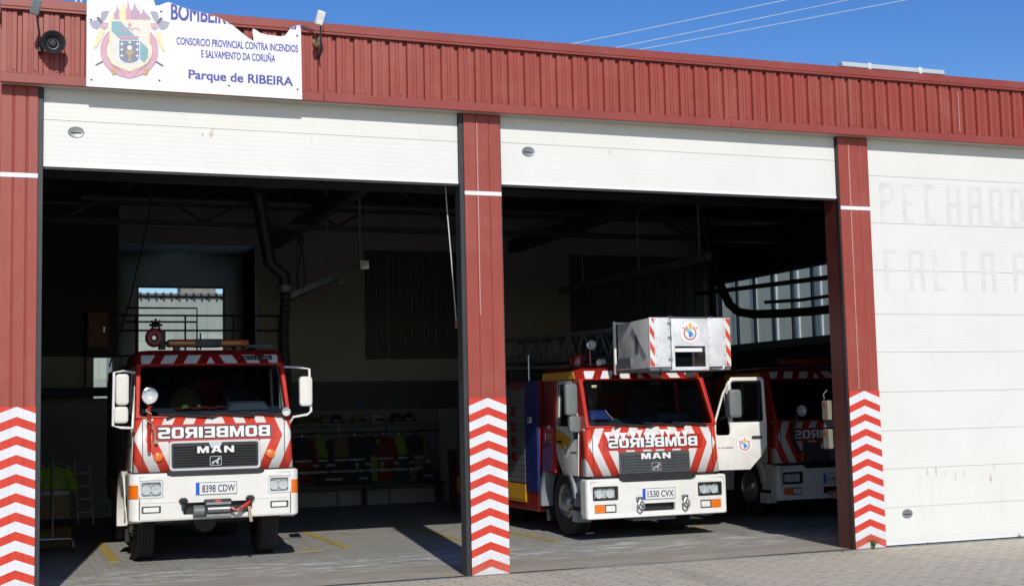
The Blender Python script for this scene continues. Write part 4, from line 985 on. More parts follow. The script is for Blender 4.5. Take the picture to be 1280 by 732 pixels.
q = mb(); q.plate([circ(0, 0, .13, 20), circ(0, 0, .03, 10)], .1, lambda u, v, w: (-.70+u*.9, .8-w, 2.36+v), .03); ho = q.build('roof_siren', 'truck_darkred', E1, smooth=60)
q = mb(); q.lathe([(.05, -.03), (.07, 0), (.05, .03), (0, .05)], (-.68, .8, 2.53), (0, 0, 1), 12); q.tube([(-.6, .8, 2.2), (-.6, .8, 2.44)], .05, 10)
for i in range(8): a = i*math.pi/4; q.cyl((-.68+.05*math.cos(a), .8, 2.53+.05*math.sin(a)), (-.68+.085*math.cos(a), .8, 2.53+.085*math.sin(a)), .018, 6)
q.build('siren_knob', 'black_plastic', ho)
q = mb(); q.tube([(-.07, .95, 2.2), (-.07, .95, 2.43)], .012, 6); q.build('aerial', 'black_plastic', E1)
q = mb(); q.tube([(.55, 1.2, 2.2), (.62, 1.2, 2.26), (.95, 1.2, 2.26)], .03, 8); q.build('roof_pipe', 'grey_metal', E1)
hdm = lambda u, v, w: (u, .45+.55*(v-1.985)-w, v)
q = mb(); q.plate([rrect(.42, .82, 2.04, 2.10, .004)], .004, lambda u, v, w: hdm(u, v, w+.008)); tb = q.build('call_sign', 'letter_black', E1)
q = mb(); q.geo(text_geo('B.U.L.-06', .35, .04, .015, .002), lambda u, v, w: hdm(u+.62, 2.05+v, w+.0125)); q.build('characters', 'letter_silver', tb, smooth=0)
# winch with hook, tow eyes, strap
q = mb(); q.box(-.16, .18, -.10, .02, .02, .235); wi = q.build('winch', 'dark_metal', E1, bev=.015)
q = mb(); q.cyl((-.13, -.12, .11), (.15, -.12, .11), .05, 14); q.build('drum', 'steel', wi)
q = mb(); q.cyl((-.30, -.05, .09), (-.165, -.05, .09), .075, 16); q.build('motor', 'grey_metal', wi)
q = mb(); q.box(-.145, .165, -.135, -.105, .02, .05); q.box(-.145, .165, -.135, -.105, .17, .2); q.build('fairlead', 'steel', wi)
q = mb(); q.box(-.03, .04, -.106, -.101, .2, .23); q.build('winch_label', 'c_red', wi)
for s_, x in ((-1, -.42), (1, .43)):
    q = mb(); q.lathe([(.0, -.03), (.05, -.025), (.06, 0), (.03, .03)], (x, -.03, .235), (0, 0, 1), 14); q.cyl((x, -.03, .12), (x, -.03, .235), .025, 8); q.build('tow_pin', 'dark_metal', E1)
q = mb(); q.tube([(.17, -.11, .12), (.24, -.13, .08), (.31, -.12, .12), (.40, -.09, .17), (.42, -.07, .19)], .022, 8); st_ = q.build('winch_strap', 'truck_red', E1)
q = mb(); q.tube([(.22, -.15, .10), (.26, -.16, .06), (.31, -.15, .09), (.27, -.14, .13), (.22, -.15, .10)], .012, 6); q.build('hook', 'steel', st_)
q = mb(); q.hexa([(.385, -.1, .13), (.42, -.1, .13), (.42, -.095, .13), (.385, -.095, .13), (.41, -.1, -.07), (.45, -.1, -.07), (.45, -.095, -.07), (.41, -.095, -.07)]); q.build('strap_end', 'rope', st_)
# things lying on the dashboard
jk = thing('folded_vest', 'folded red and lime high visibility vest on the winch truck dashboard', 'vest', (2.45, 3.36, 1.995))
q = MB()
for i in range(6): q.lathe([(0, .035), (.05, .03), (.09, .01), (.1, 0)], (-.25+.1*i, 0, -.005+.012*(i % 2)), (0, 0, 1), 8)
q.build('cloth', 'fabric_red', jk, smooth=0)
q = MB(); q.lathe([(0, .05), (.03, .045), (.06, .01), (.07, 0)], (-.2, -.03, .01), (0, 0, 1), 8); q.lathe([(0, .05), (.02, .045), (.03, .01)], (-.02, -.03, .01), (0, 0, 1), 8); q.build('lime_panel', 'hi_vis', jk, smooth=0)
hm = thing('hanging_coat', 'dark turnout coat with faint bands slumped on the winch truck seat', 'coat', (2.38, 4.3, 1.72))
q = MB(); q.loft([[(rx*math.cos(2*math.pi*k/12), .12*math.sin(2*math.pi*k/12), z) for k in range(12)] for z, rx in ((0, .26), (.25, .25), (.45, .22), (.55, .12), (.58, .07))]); q.build('coat', 'fabric_tan', hm)
q = MB(); q.lathe([(.13, 0), (.12, .08), (.07, .14), (0, .16)], (0, 0, .58), (0, 0, 1), 14); q.build('hood', 'fabric_dark', hm)

# --- the ladder truck, middle bay
E2, D2, mb = make_engine('fire_engine', 'low red and white ladder truck with rescue basket above its cab', (8.835, 2.65, 0), .32, False, '1530 CVX', 'ladder')
# left mirrors (dark), on the near side
mirror(E2, mb, [(-.98, .5, 1.93), (-1.16, .42, 1.92), (-1.20, .40, 1.9), (-1.20, .40, 1.25), (-1.0, .45, 1.2)], .016, [(-1.17, .40, 1.70, .19, .46), (-1.12, .40, 1.345, .19, .24)], 'mirror_grey', 'black_plastic')
# yellow roof corners, lamps and beacon
q = mb(); q.hexa([(-1.035, .56, 2.0), (-1.005, .56, 2.0), (-1.005, 1.79, 2.0), (-1.035, 1.79, 2.0), (-1.03, .62, 2.11), (-1.0, .62, 2.11), (-1.0, 1.79, 2.11), (-1.03, 1.79, 2.11)]); q.build('yellow_band', 'yellow_paint', E2)
q = mb(); q.hexa([(1.005, .56, 2.0), (1.035, .56, 2.0), (1.035, 1.79, 2.0), (1.005, 1.79, 2.0), (1.0, .62, 2.11), (1.03, .62, 2.11), (1.03, 1.79, 2.11), (1.0, 1.79, 2.11)]); q.build('yellow_band', 'yellow_paint', E2)
q = mb(); q.lathe([(.11, 0), (.115, .04), (.11, .12), (.09, .17), (0, .19)], (-.78, 1.0, 2.2), (0, 0, 1), 20); bc = q.build('beacon', 'red_lens', E2)
q = mb(); q.lathe([(.125, 0), (.125, .03), (.11, .03)], (-.78, 1.0, 2.18), (0, 0, 1), 20); q.build('beacon_base', 'black_plastic', bc)
lamp(E2, 'work_light', mb, (-.60, .62, 2.24), .05, .08); lamp(E2, 'work_light', mb, (-.50, .70, 2.25), .045, .08); lamp(E2, 'search_light', mb, (-.52, 1.05, 2.52), .075, .1)
q = mb(); q.tube([(-.52, 1.1, 2.2), (-.52, 1.12, 2.46)], .02, 8); q.tube([(-.6, .66, 2.18), (-.5, .74, 2.2)], .02, 6); q.build('lamp_post', 'truck_red', E2)
# blue panel and yellow side mark behind the cab
q = mb(); q.box(-1.112, -1.07, 1.88, 2.36, .3, 2.0); bpn = q.build('blue_panel', 'blue_panel', E2)
q = mb(); q.geo(text_geo('1.50', .17, .10, .03, .002), lambda u, v, w: (-1.1125-w, 2.16-u, 1.36+v)); q.build('lettering', 'letter_white', bpn, smooth=0)
q = mb(); q.geo(text_geo('112', .26, .15, .01, .002), lambda u, v, w: (-1.085+.045*.5-.004-w, 1.52-u, 1.06+v)); q.geo(text_geo('TEL', .13, .05, .01, .002), lambda u, v, w: (-1.085+.045*.65-.004-w, 1.52-u, 1.27+v)); q.build('emergency_number', 'letter_silver', E2, smooth=0)
q = mb(); q.plate([[(.66, 1.13), (1.2, 1.27), (1.2, 1.06), (1.0, .98), (.8, .92)]], .001, lambda u, v, w: (-1.085+.045*(v-.6)-.0085-w, u, v)); q.build('door_mark', 'yellow_paint', D2[-1], smooth=0)
# towing shackles
for x in (-.32, .41):
    q = mb(); q.lathe([(0, -.03), (.045, -.025), (.05, .02), (0, .03)], (x, -.03, .27), (0, 0, 1), 12); q.tube([(x, -.06, .26), (x-.04, -.08, .2), (x-.04, -.08, .14), (x, -.08, .105), (x+.04, -.08, .14), (x+.04, -.08, .2), (x, -.06, .26)], .015, 7); q.build('shackle', 'steel', E2)
q = mb(); q.plate([[(-.36, -.02), (.36, -.02), (.33, -.06), (-.33, -.06)]], .3, XZ(.3)); q.build('skid_plate', 'grey_metal', E2)
# torn white film left over the letters
q = mb(); rs = random.Random(3)
for i in range(11):
    x = -.72+1.2*i/10+rs.uniform(-.03, .03); z = 1.165+rs.uniform(-.02, .03)
    q.plate([[(x-.05, z+.05), (x+.06+rs.uniform(0, .04), z+.05), (x+.05, z+.02), (x+.03, z-.03), (x+.012, z-.05-rs.uniform(0, .09)), (x-.008, z-.03), (x-.035, z+.015)]], .0008, lambda u, v, w: (u, .10+.04*(v-.6)/.68-w-.0185-.0006*i, v))
q.build('peeled_film', 'letter_white', E2, smooth=0)
# rescue basket
BX0, BX1, BY0, BY1, BZ0, BZ1 = -.54, .73, -.93, .22, 2.06, 2.79   # in truck space, z from the cab foot
q = mb()
q.box(BX0, BX1, BY0+.02, BY1, BZ0, BZ0+.04); bk = q.build('basket', 'grey_metal', E2, bev=.006)
fr_x0, fr_x1 = -.21, .37
q = mb(); q.plate([[(BX0, BZ0+.05), (fr_x0-.008, BZ0+.05), (fr_x0-.008, BZ1), (BX0, BZ1)]], .03, XZ(BY0+.015), .004); q.build('front_sheet', 'aluminium', bk)
q = mb(); q.plate([[(fr_x1+.008, BZ0+.05), (BX1, BZ0+.05), (BX1, BZ1), (fr_x1+.008, BZ1)]], .03, XZ(BY0+.015), .004); q.build('front_sheet', 'aluminium', bk)
q = mb(); q.plate([[(fr_x0, BZ0), (fr_x1, BZ0), (fr_x1, BZ1-.012), (fr_x0, BZ1-.012)], [(fr_x0+.05, BZ0+.05), (fr_x1-.05, BZ0+.05), (fr_x1-.05, BZ0+.335), (fr_x0+.05, BZ0+.335)]], .03, XZ(BY0+.0), .004); gt = q.build('gate', 'aluminium', bk)
q = mb(); q.box(fr_x0+.075, fr_x1-.075, BY0+.03, BY0+.06, BZ0+.255, BZ0+.315); q.build('gate_bar', 'letter_white', gt, bev=.008)
emblem(gt, 'badge', lambda u, v, w: (.08+u, BY0-.0165-w, .32+BZ0+.535+v), .165)
q = mb()
for x in (fr_x0-.03, fr_x1+.03): q.tube([(x, BY0-.005, BZ1+.012), (x+.06, BY0-.005, BZ1+.012)], .012, 6)
q.tube([(BX0, BY0+.01, BZ1+.004), (BX1, BY0+.01, BZ1+.004)], .01, 6); q.build('latch', 'steel', bk)
for z in (BZ0+.12, BZ0+.42, BZ0+.62):
    q = mb(); q.cyl((fr_x0-.004, BY0-.012, z), (fr_x0-.004, BY0-.012, z+.06), .012, 8); q.box(fr_x0-.05, fr_x0-.006, BY0-.004, BY0-.0015, z+.01, z+.05); q.build('hinge', 'steel', bk)
q = mb()
for xr in (BX0+.10, BX0+.30, BX1-.33, BX1-.10):
    for i in range(6): q.lathe([(0, -.005), (.006, -.004), (.008, 0)], (xr, BY0-.001, BZ0+.08+.125*i), (0, 1, 0), 8)
q.build('rivet', 'grey_metal', bk)['kind'] = 'stuff'
for x0, x1 in ((BX0+.15, BX0+.36), (BX1-.34, BX1-.12)):
    q = mb(); q.tube([(x0, BY0, BZ0+.045), (x0+.03, BY0-.005, BZ0+.0), (x1-.03, BY0-.005, BZ0+.0), (x1, BY0, BZ0+.045)], .012, 6); q.build('foot_loop', 'steel', bk)
for x0, x1 in ((BX0+.004, BX0+.075), (BX1-.075, BX1-.004)):
    q = mb(); q.plate([[(x0, BZ0+.06), (x1, BZ0+.06), (x1, BZ1-.01), (x0, BZ1-.01)]], .0015, XZ(BY0-.0025)); q.build('hazard_strip', 'hazard_strip', bk, smooth=0)
for xs in (BX0, BX1):
    q = mb(); q.plate([[(BY0+.035, BZ0+.04), (BY1-.14, BZ0+.04), (BY1-.14, BZ1-.03), (BY0+.035, BZ1-.005)]], .03, YZl(xs+(.015 if xs < 0 else -.015)), .004); q.build('side_sheet', 'aluminium', bk)
q = mb(); q.plate([rrect(BY0+.35, BY0+.44, BZ0+.25, BZ0+.52, .02)], .006, YZl(BX0-.004)); q.plate([rrect(BY0+.55, BY1-.16, BZ0+.06, BZ0+.2, .01)], .03, YZl(BX0-.015)); q.tube([(BX0-.01, BY0+.10, BZ0+.2), (BX0-.012, BY0+.5, BZ1-.1)], .008, 5); q.build('control_box', 'grey_metal', bk)
q = mb()
for xs in (BX0-.02, BX1-.01): q.box(xs, xs+.035, BY1-.06, BY1-.02, BZ0-.02, BZ1+.02)
q.box(BX0, BX1, BY1-.055, BY1-.025, BZ1-.02, BZ1+.01); q.build('rear_post', 'letter_white', bk, bev=.006)
# turntable ladder behind the basket
q = mb()
for s_ in (-1, 1):
    x = .02+s_*.33
    for z in (2.30, 2.72): q.tube([(x, .3, z), (x, 6.3, z+.12)], .032, 8)
    for i in range(20):
        y = .3+.3*i; q.tube([(x, y, 2.30+.02*y), (x, y+.3, 2.72+.02*y)] if i % 2 == 0 else [(x, y, 2.72+.02*y), (x, y+.3, 2.30+.02*y)], .017, 6)
for i in range(20): q.tube([(-.31, .4+.3*i, 2.31+.006*i), (.35, .4+.3*i, 2.31+.006*i)], .018, 6)
q.build('ladder', 'grey_metal', E2)
q = mb(); q.box(-.5, .5, 4.6, 5.9, 2.02, 2.28); q.build('turntable', 'dark_metal', E2, bev=.03)
q = mb(); q.hexa([(-.2, .15, 2.15), (.3, .15, 2.15), (.3, .6, 2.2), (-.2, .6, 2.2), (-.2, .15, 2.4), (.3, .15, 2.4), (.3, .6, 2.5), (-.2, .6, 2.5)]); q.build('ladder_head', 'grey_metal', E2)
q = mb()
for y in (2.3, 3.4, 4.4): q.tube([(-1.05, y, 2.02), (-1.05, y, 2.42)], .015, 6)
q.tube([(-1.05, 2.3, 2.42), (-1.05, 4.4, 2.42)], .015, 6); q.build('deck_rail', 'steel', E2)
# screen sticker and things inside
q = mb(); q.box(-.82, -.74, .42, .424, 1.86, 1.90); q.build('sticker', 'c_yellow', E2)
bb = thing('blue_bag', 'blue cloth bag on the ladder truck dashboard behind its windscreen', 'bag', (8.1, 3.06, 1.715))
q = MB(); q.hexa([(-.16, -.1, 0), (.18, -.1, 0), (.18, .1, 0), (-.16, .1, 0), (-.13, -.04, .13), (.1, -.04, .13), (.12, .08, .15), (-.14, .08, .15)]); q.build('cloth', 'blue_cloth', bb, bev=.03)
q = MB(); q.tube([(.09, -.05, .14), (.14, -.09, .06), (.19, -.11, .0)], .009, 5); q.build('strap', 'c_lightgrey', bb)
# open driver's door: swing about the front edge
CABW[0] = 1.085
hinge = Vector((HW(1.2), .40, 0)); door = D2[1]
Mx = Matrix.Translation(hinge) @ Matrix.Rotation(R(-99), 4, 'Z') @ Matrix.Translation(-hinge)
Mx = Matrix.Translation((.09, -.06, 0)) @ Mx
door.matrix_local = Mx
q = mb(); q.tube([(1.0, .52, 1.35), (1.12, .56, 1.40), (1.13, .56, 1.75)], .014, 6); ma = q.build('mirror_arm', 'black_plastic', door)
q = mb(); q.plate([rrect(.60, .80, 1.38, 1.80, .05)], .09, lambda u, v, w: (1.14+w, u, v), .025); q.build('mirror_housing', 'mirror_grey', ma, smooth=60)
q = mb(); q.box(.935, .975, .42, 1.10, .70, 1.10); q.build('door_lining', 'black_plastic', door)

# --- third truck, mostly behind the right pillar
E3, D3, mb = make_engine('fire_engine', 'red and white fire truck in shade, half hidden behind the right pillar', (12.93, 4.2, 0), .32, True, '1147 BHK', 'dark')
lamp(E3, 'search_light', mb, (-.66, -.05, 1.45), .095, .13)
q = mb(); q.tube([(-.72, .0, 1.38), (-.80, .02, 1.2), (-.78, .03, .95), (-.66, .04, .75)], .035, 8); q.build('search_light_post', 'black_plastic', E3)
q = mb(); q.lathe([(0, -.06), (.06, -.05), (.08, 0), (.05, .05)], (-.62, .06, .74), (0, 0, 1), 12); q.build('red_cap', 'truck_red', E3)
q = mb(); q.plate([rrect(-.5, .5, 2.235, 2.335, .05)], .26, XZ(.85), .03); q.build('light_bar', 'red_lens', E3, smooth=60)
q = mb(); q.lathe([(.05, -.1), (.055, 0), (.0, .02)], (-.1, -.09, .1), (0, 0, 1), 10); q.cyl((-.2, -.05, .1), (.2, -.05, .1), .03, 8); q.build('tow_bar', 'copper', E3)
for s_ in (-1, 1):
    q = mb(); q.hexa([(s_*1.022-.012, .56, 2.0), (s_*1.022+.012, .56, 2.0), (s_*1.022+.012, 1.79, 2.0), (s_*1.022-.012, 1.79, 2.0), (s_*1.016-.012, .62, 2.1), (s_*1.016+.012, .62, 2.1), (s_*1.016+.012, 1.79, 2.1), (s_*1.016-.012, 1.79, 2.1)])
    q.build('yellow_band', 'yellow_paint', E3)

# ------------------------------------------------------------------ inside the hall
# coat rack with helmets and turnout coats
rk = thing('coat_rack', 'long pale coat rack with helmet shelf and bench along the back wall', 'rack', (5.4, 12.2, 0))
q = MB(); q.box(0, 3.3, .08, .38, 1.66, 1.70); q.build('shelf', 'shelf_white', rk)
q = MB(); q.box(0, 3.3, .36, .38, .3, 1.655); q.box(0, 3.3, .355, .378, 1.705, 1.95); q.build('back_panel', 'shelf_white', rk)
for x in (.02, 1.1, 2.2, 3.27):
    q = MB(); q.box(x-.02, x+.02, .30, .355, 0, 1.655); q.build('post', 'grey_metal', rk)
q = MB(); q.tube([(0, .22, 1.5), (3.3, .22, 1.5)], .015, 6); q.build('rail', 'steel', rk)
q = MB(); q.box(0, 3.3, -.1, .30, .40, .44)
for x in (.1, 1.6, 3.2): q.box(x-.02, x+.02, -.05, .28, 0, .40)
q.build('bench', 'dark_metal', rk)
HC = [('helmet_yellow', 'yellow'), ('helmet_yellow', 'yellow'), ('helmet_yellow', 'yellow'), ('helmet_black', 'black'), ('helmet_yellow', 'yellow'), ('helmet_white', 'white'), ('helmet_red', 'red'), ('helmet_black', 'black')]
HL = ['yellow helmet at the far left end of the shelf', 'second yellow helmet from the left on the shelf', 'yellow helmet on the shelf just left of a black one', 'black helmet on the shelf between two yellow ones',
      'yellow helmet on the shelf between a black and a white one', 'pale helmet with black visor in the middle of the shelf', 'only red helmet on the shelf', 'black helmet at the right end of the shelf']
for i, x in enumerate((5.5, 5.66, 5.92, 6.2, 6.45, 6.9, 7.3, 7.72, 8.0)[1:]):
    hm = thing('helmet', HL[i], 'helmet', (x, 12.40, 1.70), R((i*37) % 50-25), 'helmets on the rack shelf')
    q = MB(); q.lathe([(.135, .0), (.135, .04), (.12, .10), (.08, .155), (0, .175)], (0, 0, .01), (0, 0, 1), 16); q.build('shell', HC[i][0], hm)
    q = MB(); q.lathe([(.13, .0), (.165, .0), (.165, .012), (.13, .03)], (0, -.01, .005), (0, 0, 1), 16); q.build('brim', HC[i][0], hm)
    q = MB(); q.box(-.09, .09, -.158, -.12, .03, .085); q.build('visor', 'black_plastic', hm, bev=.01)
CL = [('fabric_red', 'fabric_dark', 'dull red coat at the left end of the rack'), ('fabric_dark', 'hi_vis', 'dark coat with lime shoulder, second on the rack from the left'), ('fabric_dark', 'fabric_tan', 'dark turnout coat, third on the rack from the left'),
      ('fabric_dark', 'fabric_dark', 'all dark turnout coat beside the bright lime one'), ('hi_vis', 'fabric_dark', 'bright lime high visibility coat on the rack'), ('fabric_red', 'fabric_red', 'bright red coat with pale bands in the middle of the rack'),
      ('fabric_dark', 'hi_vis', 'dark coat with lime shoulder, right of the red coat'), ('fabric_tan', 'fabric_dark', 'brown turnout coat at the right end of the rack')]
def make_coat(loc, body, top, lab, group, s=1.0):
    c = thing('turnout_coat', lab, 'coat', loc, R(random.uniform(-20, 20)), group); rs = random.Random(hash(lab) % 999)
    def rg(z, rx, ry): return [(rx*math.cos(2*math.pi*k/16)*(1+.12*math.sin(5*k+z*9)), ry*math.sin(2*math.pi*k/16), z) for k in range(16)]
    q = MB(); q.loft([rg(-.92*s, .24, .10), rg(-.6*s, .21, .09), rg(-.42*s, .21, .10)]); q.build('coat_body', body, c)
    q = MB(); q.loft([rg(-.42*s, .21, .10), rg(-.2*s, .22, .10), rg(-.07*s, .19, .08), rg(-.02, .08, .06), rg(0, .07, .05)]); q.build('yoke', top, c)
    for sg_ in (-1, 1):
        q = MB(); q.tube([(sg_*.17, 0, -.09*s), (sg_*.24, -.01, -.3*s), (sg_*.27, -.03, -.55*s), (sg_*.26, -.05, -.68*s)], [.075, .075, .065, .06], 10); sl = q.build('sleeve', body, c)
        q = MB(); q.tube([(sg_*.271, -.032, -.56*s), (sg_*.266, -.04, -.61*s)], .07, 10); q.build('cuff_band', 'reflective', sl)
    q = MB(); q.loft([rg(-.74*s, .232, .104), rg(-.69*s, .228, .104)]); q.loft([rg(-.5*s, .22, .105), rg(-.46*s, .22, .105)]); q.build('reflective_band', 'reflective', c)
    q = MB(); q.tube([(0, 0, -.03), (0, .0, .05), (0, .04, .09)], .008, 5); q.build('hanger', 'steel', c)
    return c
for i, x in enumerate((5.72, 6.06, 6.52, 6.82, 7.12, 7.43, 7.76, 8.12)):
    make_coat((x, 12.38, 1.43), *CL[i], 'turnout coats on the rack')
for i, (x, sx, lab) in enumerate(((6.35, .35, 'long dark kit bag with a pale band on the bench'), (6.95, .18, 'small dark kit bag beside the long bag on the bench'), (8.35, .22, 'dark kit bag at the right end of the bench'))):
    kb = thing('kit_bag', lab, 'bag', (x, 12.25, .44), 0, 'kit bags on the bench')
    q = MB(); q.box(-sx, sx, -.13, .13, 0, .26); q.build('bag', 'fabric_dark', kb, bev=.07, seg=4)
    q = MB(); q.box(-sx*.6, sx*.4, -.134, -.131, .11, .15); q.build('band', 'reflective', kb)
    q = MB(); q.tube([(-.1, 0, .25), (-.07, 0, .33), (.07, 0, .33), (.1, 0, .25)], .012, 6); q.build('handle', 'fabric_dark', kb)
# tool cabinet by the middle pillar
tc = thing('tool_cabinet', 'low dark tool cabinet with red side on the hall floor between two bays', 'cabinet', (7.95, 9.1, 0))
q = MB(); q.box(0, .55, 0, .5, .08, 1.15); q.build('cabinet', 'dark_metal', tc, bev=.01)
q = MB(); q.box(-.012, -.001, .0, .5, .1, 1.13); q.build('side_panel', 'box_red', tc)
q = MB()
for i in range(4): q.box(.03, .52, -.015, -.001, .14+.25*i, .35+.25*i)
q.build('drawer', 'grey_metal', tc, bev=.006)
q = MB(); q.box(-.02, .57, -.02, .52, 1.151, 1.18); q.build('top', 'grey_metal', tc)
q = MB()
for x in (.06, .49):
    for y in (.06, .44): q.cyl((x, y, 0), (x, y, .08), .03, 8)
q.build('foot', 'black_rubber', tc)
# garment stand by the left pillar with a high visibility jacket
gs = thing('garment_stand', 'thin grey wheeled garment stand just inside the left bay', 'stand', (.68, 5.6, 0))
q = MB(); q.tube([(0, 0, .2), (0, 0, 1.43)], .018, 8); q.build('pole', 'steel', gs)
q = MB(); q.tube([(-.28, 0, .2), (.24, 0, .2), (.28, 0, .17), (.28, 0, .08)], .02, 8); q.tube([(-.2, -.28, .06), (-.2, .28, .06)], .018, 8); q.tube([(-.2, 0, .06), (-.2, 0, .2)], .018, 6); q.build('base_bar', 'steel', gs)
q = MB()
for x, y in ((.28, 0), (-.2, -.28), (-.2, .28)): q.cyl((x-.012, y, .04), (x+.012, y, .04), .04, 12)
q.build('caster', 'black_rubber', gs)
q = MB(); q.tube([(-.2, 0, 1.22), (0, 0, 1.30), (.24, 0, 1.22)], .01, 6); q.build('hanger_bar', 'steel', gs)
hj = thing('work_jacket', 'lime high visibility jacket with pale band hanging from the garment stand', 'jacket', (.70, 5.74, 1.24))
def rg(z, rx, ry, n=18): return [(rx*math.cos(2*math.pi*k/n)*(1+.08*math.sin(4*k+z*8)), ry*math.sin(2*math.pi*k/n), z) for k in range(n)]
q = MB(); q.loft([rg(-.34, .21, .09), rg(-.2, .20, .09), rg(-.06, .20, .08), rg(0, .09, .05)]); q.build('yoke', 'hi_vis', hj)
q = MB(); q.loft([rg(-.75, .22, .1), rg(-.55, .21, .09), rg(-.345, .21, .09)]); q.build('jacket_body', 'fabric_tan', hj)
q = MB(); q.loft([rg(-.42, .216, .096), rg(-.36, .216, .096)]); q.build('reflective_band', 'reflective', hj)
for sg_ in (-1, 1):
    q = MB(); q.tube([(sg_*.16, 0, -.06), (sg_*.24, -.02, -.2), (sg_*.27, -.05, -.36)], [.085, .085, .07], 10); q.build('sleeve', 'hi_vis', hj)
bg_ = thing('kit_bag', 'dark kit bag with lime patch on the floor behind the garment stand', 'bag', (.72, 6.3, 0))
q = MB(); q.box(-.25, .25, -.15, .15, 0, .34); q.build('bag', 'fabric_tan', bg_, bev=.08, seg=4); q = MB(); q.box(-.18, -.08, -.156, -.151, .14, .26); q.build('patch', 'hi_vis', bg_); q = MB(); q.tube([(-.1, 0, .32), (0, -.02, .4), (.1, 0, .32)], .012, 6); q.build('handle', 'fabric_dark', bg_)
# step ladder on the left
sl_ = thing('step_ladder', 'grey aluminium step ladder leaning in the dark left corner', 'ladder', (1.30, 10.8, 0))
q = MB()
for x in (0, .26): q.tube([(x, 0, 0), (x-.06, .35, 1.15)], .018, 6)
q.build('rail', 'aluminium', sl_)
for i in range(4):
    q = MB(); k = (i+1)/5; q.box(-.06*k, .26-.06*k, .35*k-.03, .35*k+.03, 1.15*k-.01, 1.15*k+.01); q.build('tread', 'aluminium', sl_)
rb = thing('hose_cabinet', 'dull red hose cabinet on the back wall left of the rear window', 'cabinet', (1.72, 12.35, 3.3))
q = MB(); q.box(-.2, .2, 0, .24, -.02, .68); q.build('cabinet', 'box_red', rb, bev=.01); q = MB(); q.box(-.17, .17, -.015, -.001, .02, .64); q.build('door', 'box_red', rb, bev=.004); q = MB(); q.box(.1, .13, -.035, -.016, .28, .38); q.build('handle', 'steel', rb)
# control boxes on the inner face of the right pillar
for z, lab in ((1.66, 'upper beige control box on the inner face of the right pillar'), (1.28, 'lower beige control box on the inner face of the right pillar')):
    cb = thing('control_box', lab, 'switch box', (10.25, .47, z), 0, 'control boxes on the pillar')
    q = MB(); q.box(-.02, .05, -.07, .07, 0, .26); q.build('case', 'box_beige', cb, bev=.012); q = MB(); q.lathe([(.0, -.02), (.022, -.015), (.025, 0)], (-.02, 0, .2), (1, 0, 0), 12); q.build('button', 'red_lens', cb)
    q = MB(); q.tube([(0, .03, .28), (0, .05, .34), (.06, .05, .40)], .008, 5); q.build('conduit', 'grey_metal', cb); q = MB(); q.box(.052, .10, -.108, .04, .06, .22); q.build('mount', 'dark_metal', cb)
# exhaust extraction rail with its hose
er = thing('exhaust_rail', 'long hanging exhaust rail running back over the left bay', 'exhaust rail', (5.4, 6.0, 4.2))
q = MB(); q.box(-.06, .06, 0, 6.4, 0, .12); q.build('rail', 'pipe_metal', er, bev=.01)
q = MB(); q.box(-.07, .07, -.03, -.001, -.01, .13); q.build('end_cap', 'chrome', er)
for y in (.25, 2.6, 5.2):
    q = MB(); q.tube([(0, y, .12), (0, y, 1.9)], .018, 6); q.build('drop_rod', 'grey_metal', er)
q = MB(); q.box(-.09, .09, 1.4, 1.6, -.14, -.002); q.build('trolley', 'dark_metal', er)
eh = thing('exhaust_hose', 'black ribbed exhaust hose hanging over the winch truck', 'hose', (4.55, 8.2, 3.0))
q = MB(); n_ = 40; q.tube([(.02*math.sin(i*.2), 0, -.9+2.0*i/n_) for i in range(n_+1)], [.095 if i % 2 else .08 for i in range(n_+1)], 12); q.build('ribbed_hose', 'black_rubber', eh, smooth=0)
q = MB(); q.tube([(0, 0, 1.1), (0, 0, 1.3), (-.25, 0, 1.5), (-.45, 0, 2.7), (-.6, 0, 2.85), (.3, 0, 2.95)], .115, 12); q.build('duct', 'dark_metal', eh)
q = MB(); q.lathe([(.11, 0), (.14, .02), (.14, .12), (.1, .14)], (0, 0, 1.0), (0, 0, 1), 14); q.build('collar', 'grey_metal', eh)
hb = thing('hose_balancer', 'thin looped cable and balancer hanging beside the exhaust hose', 'cable', (4.78, 8.0, 3.6))
q = MB(); q.tube([(.0, 0, 2.3), (.03, 0, 1.2), (-.05, 0, .6), (.02, 0, .35), (.09, 0, .6), (.04, 0, 1.2)], .012, 6); q.build('loop', 'black_rubber', hb); q = MB(); q.lathe([(0, -.1), (.05, -.07), (.06, 0), (.03, .08)], (.02, 0, 1.3), (0, 0, 1), 12); q.build('balancer', 'dark_metal', hb)
vd = thing('ventilation_duct', 'thick dark bent duct before the side windows of the right bay', 'duct', (13.6, 8.6, 3.7))
q = MB(); pth = [(-.5, 0, 1.9), (-.45, 0, 1.2), (-.25, 0, .7), (.0, 0, .2), (.2, 0, .05), (.5, -.05, .0), (1.0, -.3, .0), (1.35, -.9, 0), (1.45, -2.2, .0), (1.45, -6.5, .02)]; q.tube(pth, .088, 14); q.build('duct', 'black_rubber', vd); q = MB(); q.tube([(.75, -.1, .24), (1.3, -.6, .25), (1.45, -2.2, .26), (1.45, -6.5, .28)], .035, 8); q.build('pipe', 'dark_metal', vd); q = MB(); q.tube([(-.46, 0, 1.22), (-.44, 0, 1.14)], .105, 14); q.build('collar', 'grey_metal', vd)
er2 = copy_tree(er); er2.location = (11.2, 5.2, 4.35); er2['label'] = 'long hanging exhaust rail over the middle bay beside the ladder truck'
for o_ in (er, er2): o_['group'] = 'exhaust rails under the roof'
pc = thing('door_cord', 'thin pale pull cord hanging inside the left door beside the middle pillar', 'cord', (5.0, .5, 4.6))
